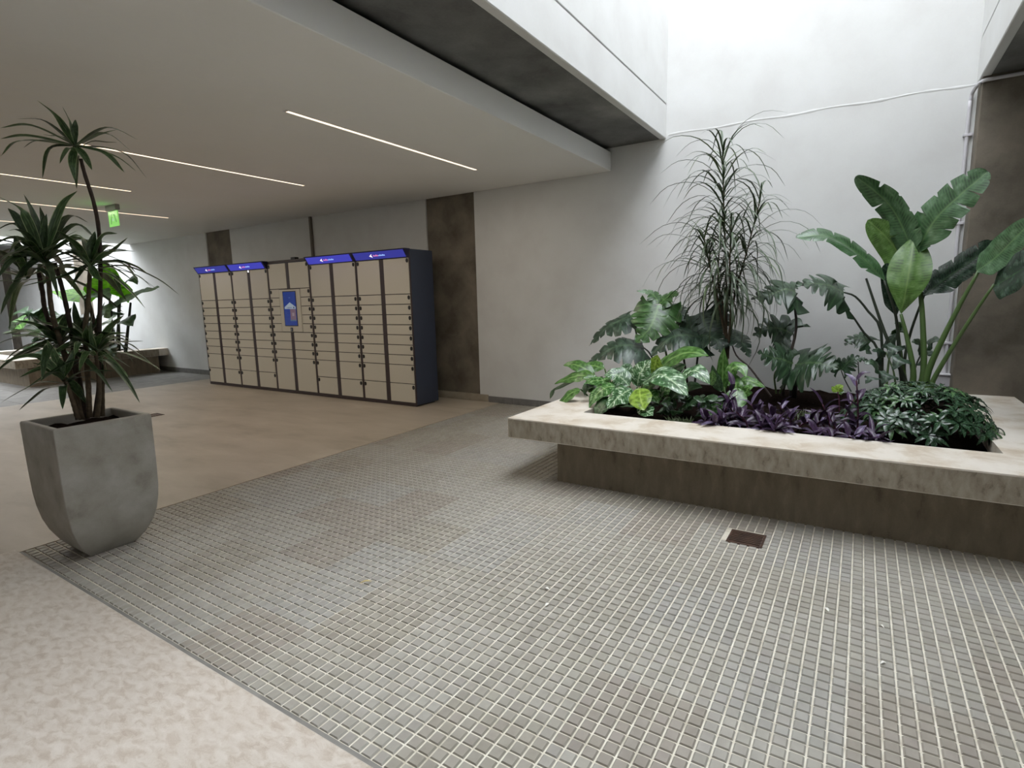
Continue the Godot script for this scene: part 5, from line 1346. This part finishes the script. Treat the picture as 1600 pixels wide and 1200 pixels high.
func grassy(t: Node3D, p: Array, r: float, n: int):
	var s := mi("stem", tube(p, r, 0.004, 7, 18, 0.03), M.cane, t)
	var vars := []
	for k in 8:
		var ln := 0.36 + 0.05 * k
		var sag := 0.06 + 0.16 * rng.randf()
		vars.append(blade("grass", [Vector3.ZERO, Vector3(ln * 0.36, ln * 0.20, 0), Vector3(ln * 0.70, ln * (0.26 - sag), 0.02 * (k % 3 - 1)), Vector3(ln * 0.92, ln * (0.16 - sag * 2.4), 0.04 * (k % 3 - 1))], 0.025, Vector3(0, 1, 0.1), KIND["grass"]))
	for i in n:
		var f := float(i) / n
		var at := spline(p, lerpf(0.42 if n < 60 else 0.40, 1.0, f))
		var m := mi("leaf", vars[rng.randi() % 8], M.grassy_light if rng.randf() < 0.12 + 0.1 * f else M.grassy, t)
		var tilt := lerpf(-0.95, 0.45, pow(f, 0.75)) + (rng.randf() - 0.5) * 0.5
		m.transform = Transform3D(Basis(Vector3.UP, i * 2.39996 + rng.randf() * 0.6) * Basis(Vector3.BACK, tilt), at)
		m.scale = Vector3.ONE * lerpf(1.0, 0.85, f) * (0.8 + rng.randf() * 0.35)

func spider(t: Node3D, at: Vector3, h: float):
	# one leaning stem with folded leaves set alternately
	var lean := Vector3(rng.randf() - 0.5, 0, rng.randf() * 0.7 - 0.1) * 0.18
	var p := [at, at + Vector3(0, h * 0.55, 0) + lean * 0.3, at + Vector3(0, h, 0) + lean]
	mi("stem", tube(p, 0.006, 0.004, 6, 8), M.purple_stem, t)
	var n := 6 + rng.randi() % 3
	for i in n:
		var f := 0.15 + 0.85 * i / (n - 1.0)
		var c := spline(p, f)
		var az := i * 2.6 + rng.randf() * 1.2
		var el := lerpf(0.0, 0.9, f * f) + (rng.randf() - 0.5) * 0.5
		var d := Vector3(cos(az) * cos(el), sin(el), sin(az) * cos(el))
		var ln := 0.10 + rng.randf() * 0.07
		var q := [c, c + d * ln * 0.5 + Vector3(0, 0.012, 0), c + d * ln - Vector3(0, 0.02 * rng.randf(), 0)]
		for k in 3:
			q[k].y = maxf(q[k].y, 0.45 if q[k].z < -3.89 else 0.525)
		L(t, "lance", "purple_light" if rng.randf() < 0.25 else "purple", q, 0.030 + rng.randf() * 0.014, Vector3(-d.x * 0.4, 1, -d.z * 0.4 + 0.3).normalized())

func tuft(t: Node3D, at: Vector3, n: int, spread: float):
	var st := begin()
	for i in n:
		var a := rng.randf() * TAU
		var r := sqrt(rng.randf()) * spread
		var b := at + Vector3(cos(a) * r, 0, sin(a) * r * 0.6)
		var d := Vector3(cos(a * 3.0 + i), 0, sin(a * 3.0 + i)) * 0.05
		var m := blade("grass", [b, b + d * 0.4 + Vector3(0, 0.05, 0), b + d + Vector3(0, 0.055 + 0.03 * rng.randf(), 0)], 0.005, Vector3(0, 0.3, 1), {"seg": 4, "half": 1})
		st.append_from(m, 0, Transform3D())
	var g := mi("grass_blades", st.commit(), M.grassy_light, t)
	g.set_meta("kind", "stuff")

func shrub(t: Node3D, c: Vector3, r: Vector3, n: int):
	var vars := []
	for k in 4:
		var st := begin()
		var m := 6 + k % 3
		for i in m:
			var az := TAU * i / m + rng.randf() * 0.3
			var ln := 0.072 + rng.randf() * 0.03
			var d := Vector3(cos(az), 0.12 - 0.25 * rng.randf(), sin(az))
			var b := d * 0.008
			st.append_from(blade("oval", [b, b + d * ln * 0.5 + Vector3(0, 0.008, 0), b + d * ln - Vector3(0, 0.010, 0)], 0.027, Vector3.UP, {"seg": 6, "half": 1, "fold": 0.25}), 0, Transform3D())
		vars.append(st.commit())
	for i in 9:
		var az := i * 2.4
		var e := c + Vector3(cos(az) * r.x * 0.6, r.y * 0.65, sin(az) * r.z * 0.6)
		mi("branch", tube([c + Vector3(cos(az) * 0.05, -0.05, sin(az) * 0.05), c.lerp(e, 0.5) + Vector3(0, 0.03, 0), e], 0.007, 0.004, 6, 8), M.stalk_brown, t)
	for i in n:
		var u := rng.randf()
		var az := i * 2.39996
		var y := lerpf(-0.05, 1.0, u)
		var rad := sqrt(maxf(0.0, 1.0 - y * y)) if y > 0 else 1.0
		var d := Vector3(cos(az) * rad, y, sin(az) * rad)
		var k := 0.72 + 0.32 * sqrt(rng.randf())
		var at := c + Vector3(d.x * r.x, d.y * r.y, d.z * r.z) * k
		at.y = maxf(at.y, 0.55 if at.x > 0.62 or at.z > -3.98 else 0.46)
		var m := mi("leaf", vars[rng.randi() % 4], M.scheff_light if rng.randf() < 0.30 else M.scheff, t)
		var nn := (d + Vector3(0, 0.9, 0.15)).normalized()
		var s := nn.cross(Vector3(cos(i), 0.1, sin(i))).normalized()
		m.transform = Transform3D(Basis(s, nn, s.cross(nn)), at)
		m.scale = Vector3.ONE * (0.8 + 0.4 * rng.randf())

func far_plants():
	var t: Node3D
	t = thing("elephant_ear", "huge light green leafy plant glowing against the bright far wall, seen past the cane plant", "plant")
	L(t, "heart", "taro", [V(-12.228,1.676,-4.900), V(-12.090,1.853,-4.850), V(-12.181,2.036,-4.900), V(-12.469,2.324,-5.000)], 0.820, V(0.90,0.12,0.38))
	L(t, "heart", "taro_dark", [V(-11.886,1.561,-4.900), V(-11.179,1.617,-4.800), V(-10.592,1.670,-4.750), V(-9.874,1.738,-4.700)], 0.620, V(0.25,0.75,0.50))
	L(t, "heart", "taro", [V(-13.043,1.668,-4.800), V(-13.336,1.714,-4.750), V(-13.777,1.763,-4.700), V(-14.415,1.751,-4.650)], 0.600, V(0.35,0.88,0.30))
	L(t, "heart", "taro_dark", [V(-12.665,1.799,-5.300), V(-12.385,1.922,-5.300), V(-12.134,1.969,-5.300), V(-11.970,1.852,-5.300)], 0.420, V(0.60,0.60,0.40))
	L(t, "heart", "taro_dark", [V(-11.472,1.368,-4.600), V(-11.569,1.388,-4.550), V(-11.649,1.339,-4.500), V(-11.707,1.237,-4.450)], 0.420, V(0.50,0.70,0.40))
	L(t, "heart", "taro_dark", [V(-12.421,1.700,-4.700), V(-11.962,1.706,-4.650), V(-11.618,1.646,-4.600), V(-11.282,1.588,-4.550)], 0.400, V(0.10,0.80,0.50))
	L(t, "heart", "taro_dark", [V(-14.031,1.277,-4.500), V(-14.102,1.328,-4.450), V(-14.188,1.340,-4.400), V(-14.413,1.265,-4.350)], 0.400, V(0.00,0.85,0.50))
	stalk(t, [V(-12.343,0.583,-4.900), V(-12.285,1.136,-4.900), V(-12.228,1.676,-4.900)], 0.0320, 0.0180, "stalk_dark")
	stalk(t, [V(-12.250,0.581,-4.950), V(-12.127,1.078,-4.950), V(-12.007,1.562,-4.950)], 0.0320, 0.0180, "stalk_dark")
	stalk(t, [V(-11.868,0.573,-4.900), V(-11.634,1.045,-4.900), V(-11.408,1.499,-4.900)], 0.0320, 0.0180, "stalk_dark")
	stalk(t, [V(-13.170,0.568,-4.800), V(-13.106,1.124,-4.800), V(-13.043,1.668,-4.800)], 0.0320, 0.0180, "stalk_dark")
	stalk(t, [V(-12.983,0.536,-5.200), V(-12.699,1.178,-5.200), V(-12.426,1.792,-5.200)], 0.0320, 0.0180, "stalk_dark")
	stalk(t, [V(-11.999,0.612,-4.700), V(-11.858,0.995,-4.700), V(-11.722,1.368,-4.700)], 0.0320, 0.0180, "stalk_dark")
	t = thing("fern", "feathery pale fern over the rim of the far bench planter", "plant")
	frond(t, [V(-13.950,0.926,-4.300), V(-14.913,1.020,-4.300), V(-16.148,0.910,-4.300)])
	frond(t, [V(-13.940,0.952,-4.300), V(-14.662,1.023,-4.300), V(-15.220,0.990,-4.300)])
	frond(t, [V(-14.031,1.054,-4.300), V(-14.659,1.195,-4.300), V(-15.410,1.153,-4.300)])
	frond(t, [V(-13.768,0.891,-4.300), V(-14.208,0.949,-4.300), V(-14.677,0.903,-4.300)])
	frond(t, [V(-13.929,0.978,-4.300), V(-14.291,1.078,-4.300), V(-14.413,1.117,-4.300)])
	frond(t, [V(-14.027,0.899,-4.300), V(-14.779,0.915,-4.300), V(-15.535,0.876,-4.300)])
	t = thing("leafy_clump", "dark crowded foliage plant in the far bench planter", "plant")
	L(t, "oval", "dumb_green", [V(-17.187,1.128,-5.109), V(-16.959,1.210,-5.009), V(-16.831,1.050,-4.909)], 0.340, V(-0.16,0.80,0.50))
	L(t, "oval", "dumb_dark", [V(-13.894,0.854,-4.313), V(-13.363,0.957,-4.213), V(-12.901,0.909,-4.113)], 0.340, V(-0.05,0.80,0.50))
	L(t, "oval", "dumb_dark", [V(-13.906,0.985,-4.862), V(-13.900,1.057,-4.762), V(-13.944,0.979,-4.662)], 0.340, V(0.28,0.80,0.50))
	L(t, "oval", "dumb_green", [V(-15.591,0.868,-4.570), V(-14.930,0.953,-4.470), V(-14.361,0.863,-4.370)], 0.340, V(-0.14,0.80,0.50))
	L(t, "oval", "dumb_dark", [V(-15.320,0.956,-4.754), V(-14.556,1.205,-4.654), V(-13.940,1.145,-4.554)], 0.340, V(0.22,0.80,0.50))
	L(t, "oval", "dumb_dark", [V(-15.859,1.310,-4.490), V(-15.132,1.424,-4.390), V(-14.508,1.355,-4.290)], 0.340, V(0.05,0.80,0.50))
	L(t, "oval", "dumb_green", [V(-15.385,0.993,-4.273), V(-14.661,1.236,-4.173), V(-14.090,1.177,-4.073)], 0.340, V(0.28,0.80,0.50))
	L(t, "oval", "dumb_dark", [V(-16.145,1.215,-5.046), V(-15.730,1.412,-4.946), V(-15.422,1.341,-4.846)], 0.340, V(0.26,0.80,0.50))
	L(t, "oval", "dumb_dark", [V(-11.745,0.823,-4.435), V(-11.468,0.953,-4.335), V(-11.245,0.908,-4.235)], 0.340, V(-0.28,0.80,0.50))
	L(t, "oval", "dumb_green", [V(-10.962,1.152,-4.280), V(-10.614,1.212,-4.180), V(-10.305,1.157,-4.080)], 0.340, V(-0.22,0.80,0.50))
	L(t, "oval", "dumb_dark", [V(-14.568,0.770,-4.501), V(-14.510,0.845,-4.401), V(-14.538,0.702,-4.301)], 0.340, V(0.01,0.80,0.50))
	L(t, "oval", "dumb_dark", [V(-13.889,0.968,-4.976), V(-13.519,1.043,-4.876), V(-13.230,0.887,-4.776)], 0.340, V(-0.12,0.80,0.50))
	L(t, "oval", "dumb_green", [V(-13.563,0.509,-4.555), V(-12.971,0.644,-4.455), V(-12.456,0.607,-4.355)], 0.340, V(-0.16,0.80,0.50))
	L(t, "oval", "dumb_dark", [V(-14.695,0.476,-4.495), V(-14.488,0.560,-4.395), V(-14.372,0.407,-4.295)], 0.340, V(-0.00,0.80,0.50))
	L(t, "oval", "dumb_dark", [V(-13.286,0.949,-4.943), V(-12.833,1.203,-4.843), V(-12.484,1.146,-4.743)], 0.340, V(-0.16,0.80,0.50))
	L(t, "oval", "dumb_green", [V(-16.921,0.999,-4.779), V(-16.372,1.083,-4.679), V(-15.918,0.973,-4.579)], 0.340, V(0.18,0.80,0.50))
	L(t, "oval", "dumb_dark", [V(-13.094,0.875,-4.995), V(-12.520,0.953,-4.895), V(-12.007,0.898,-4.795)], 0.340, V(0.19,0.80,0.50))
	L(t, "oval", "dumb_dark", [V(-14.355,1.141,-4.440), V(-14.079,1.402,-4.340), V(-13.928,1.341,-4.240)], 0.340, V(-0.00,0.80,0.50))
	L(t, "oval", "dumb_green", [V(-15.765,1.118,-4.783), V(-15.190,1.399,-4.683), V(-14.766,1.331,-4.583)], 0.340, V(-0.21,0.80,0.50))
	L(t, "oval", "dumb_dark", [V(-12.731,1.164,-4.226), V(-12.637,1.228,-4.126), V(-12.613,1.095,-4.026)], 0.340, V(-0.26,0.80,0.50))
	L(t, "oval", "dumb_dark", [V(-13.213,0.595,-4.316), V(-12.660,0.874,-4.216), V(-12.235,0.831,-4.116)], 0.340, V(0.26,0.80,0.50))
	L(t, "oval", "dumb_green", [V(-13.198,1.183,-4.264), V(-12.704,1.248,-4.164), V(-12.297,1.110,-4.064)], 0.340, V(0.10,0.80,0.50))
	L(t, "oval", "dumb_dark", [V(-14.815,0.978,-4.868), V(-14.733,1.054,-4.768), V(-14.741,0.882,-4.668)], 0.340, V(-0.13,0.80,0.50))
	L(t, "oval", "dumb_dark", [V(-15.847,0.385,-5.076), V(-15.138,0.491,-4.976), V(-14.525,0.407,-4.876)], 0.340, V(-0.09,0.80,0.50))
	L(t, "oval", "dumb_green", [V(-12.158,0.647,-4.768), V(-12.138,0.759,-4.668), V(-12.164,0.706,-4.568)], 0.340, V(-0.08,0.80,0.50))
	L(t, "oval", "dumb_dark", [V(-11.703,1.152,-4.836), V(-11.228,1.216,-4.736), V(-10.822,1.082,-4.636)], 0.340, V(-0.05,0.80,0.50))
	L(t, "oval", "dumb_dark", [V(-13.195,0.632,-5.159), V(-13.218,0.706,-5.059), V(-13.307,0.561,-4.959)], 0.340, V(0.25,0.80,0.50))
	L(t, "oval", "dumb_green", [V(-13.926,0.703,-4.301), V(-13.693,0.781,-4.201), V(-13.513,0.712,-4.101)], 0.340, V(0.27,0.80,0.50))
	L(t, "oval", "dumb_dark", [V(-12.302,1.114,-4.483), V(-12.119,1.178,-4.383), V(-11.976,1.110,-4.283)], 0.340, V(-0.30,0.80,0.50))
	L(t, "oval", "dumb_dark", [V(-11.989,0.595,-4.566), V(-11.455,0.679,-4.466), V(-11.000,0.562,-4.366)], 0.340, V(-0.16,0.80,0.50))
	L(t, "oval", "dumb_green", [V(-12.563,0.575,-4.246), V(-12.317,0.652,-4.146), V(-12.120,0.586,-4.046)], 0.340, V(-0.04,0.80,0.50))
	L(t, "oval", "dumb_dark", [V(-14.718,0.454,-5.017), V(-14.134,0.685,-4.917), V(-13.660,0.637,-4.817)], 0.340, V(0.19,0.80,0.50))
	L(t, "oval", "dumb_dark", [V(-12.622,0.805,-4.872), V(-12.451,0.886,-4.772), V(-12.318,0.834,-4.672)], 0.340, V(0.17,0.80,0.50))
	L(t, "oval", "dumb_green", [V(-15.372,1.159,-4.447), V(-15.201,1.233,-4.347), V(-15.123,1.083,-4.247)], 0.340, V(-0.28,0.80,0.50))
	L(t, "oval", "dumb_dark", [V(-11.912,1.081,-4.220), V(-11.333,1.319,-4.120), V(-10.868,1.267,-4.020)], 0.340, V(-0.14,0.80,0.50))
	L(t, "oval", "dumb_dark", [V(-16.172,1.242,-4.702), V(-15.607,1.354,-4.602), V(-15.128,1.286,-4.502)], 0.340, V(-0.16,0.80,0.50))
	L(t, "oval", "dumb_green", [V(-13.626,0.800,-4.526), V(-13.079,1.034,-4.426), V(-12.645,0.984,-4.326)], 0.340, V(0.10,0.80,0.50))
	L(t, "oval", "dumb_dark", [V(-16.918,0.483,-4.906), V(-16.475,0.594,-4.806), V(-16.106,0.538,-4.706)], 0.340, V(0.14,0.80,0.50))
	L(t, "oval", "dumb_dark", [V(-16.255,1.084,-4.955), V(-16.109,1.356,-4.855), V(-16.098,1.287,-4.755)], 0.340, V(0.05,0.80,0.50))
	L(t, "oval", "dumb_green", [V(-13.104,1.016,-4.208), V(-12.765,1.085,-4.108), V(-12.483,1.006,-4.008)], 0.340, V(0.19,0.80,0.50))
	L(t, "oval", "dumb_dark", [V(-13.993,0.413,-5.098), V(-13.661,0.659,-4.998), V(-13.427,0.607,-4.898)], 0.340, V(0.20,0.80,0.50))
	L(t, "oval", "dumb_dark", [V(-11.863,1.270,-4.906), V(-11.819,1.333,-4.806), V(-11.818,1.237,-4.706)], 0.340, V(0.28,0.80,0.50))
	L(t, "oval", "dumb_green", [V(-13.632,0.506,-4.828), V(-13.073,0.634,-4.728), V(-12.585,0.594,-4.628)], 0.340, V(-0.14,0.80,0.50))
	L(t, "oval", "dumb_dark", [V(-13.262,0.479,-5.094), V(-12.892,0.655,-4.994), V(-12.594,0.608,-4.894)], 0.340, V(-0.17,0.80,0.50))

func frond(t: Node3D, p: Array):
	# a feather of narrow leaflets either side of a bending rib
	var f := mi("frond", tube(p, 0.006, 0.003, 5, 12), M.stalk, t)
	var st := begin()
	for i in 26:
		var k := (i + 2) / 29.0
		var c := spline(p, k)
		var tg := (spline(p, minf(1.0, k + 0.03)) - spline(p, k - 0.03)).normalized()
		var side := tg.cross(Vector3.UP).normalized()
		var ln := 0.17 * sin(PI * pow(k, 0.7)) + 0.03
		for s in [-1.0, 1.0]:
			var d: Vector3 = (side * s + tg * 0.4 - Vector3(0, 0.35, 0)).normalized()
			st.append_from(blade("grass", [c, c + d * ln * 0.5 + Vector3(0, 0.01, 0), c + d * ln], 0.022, Vector3(0.1, 1, 0.2), {"seg": 4, "half": 1}), 0, Transform3D())
	var g := mi("leaflets", st.commit(), M.grassy_light, f)
	g.set_meta("kind", "stuff")
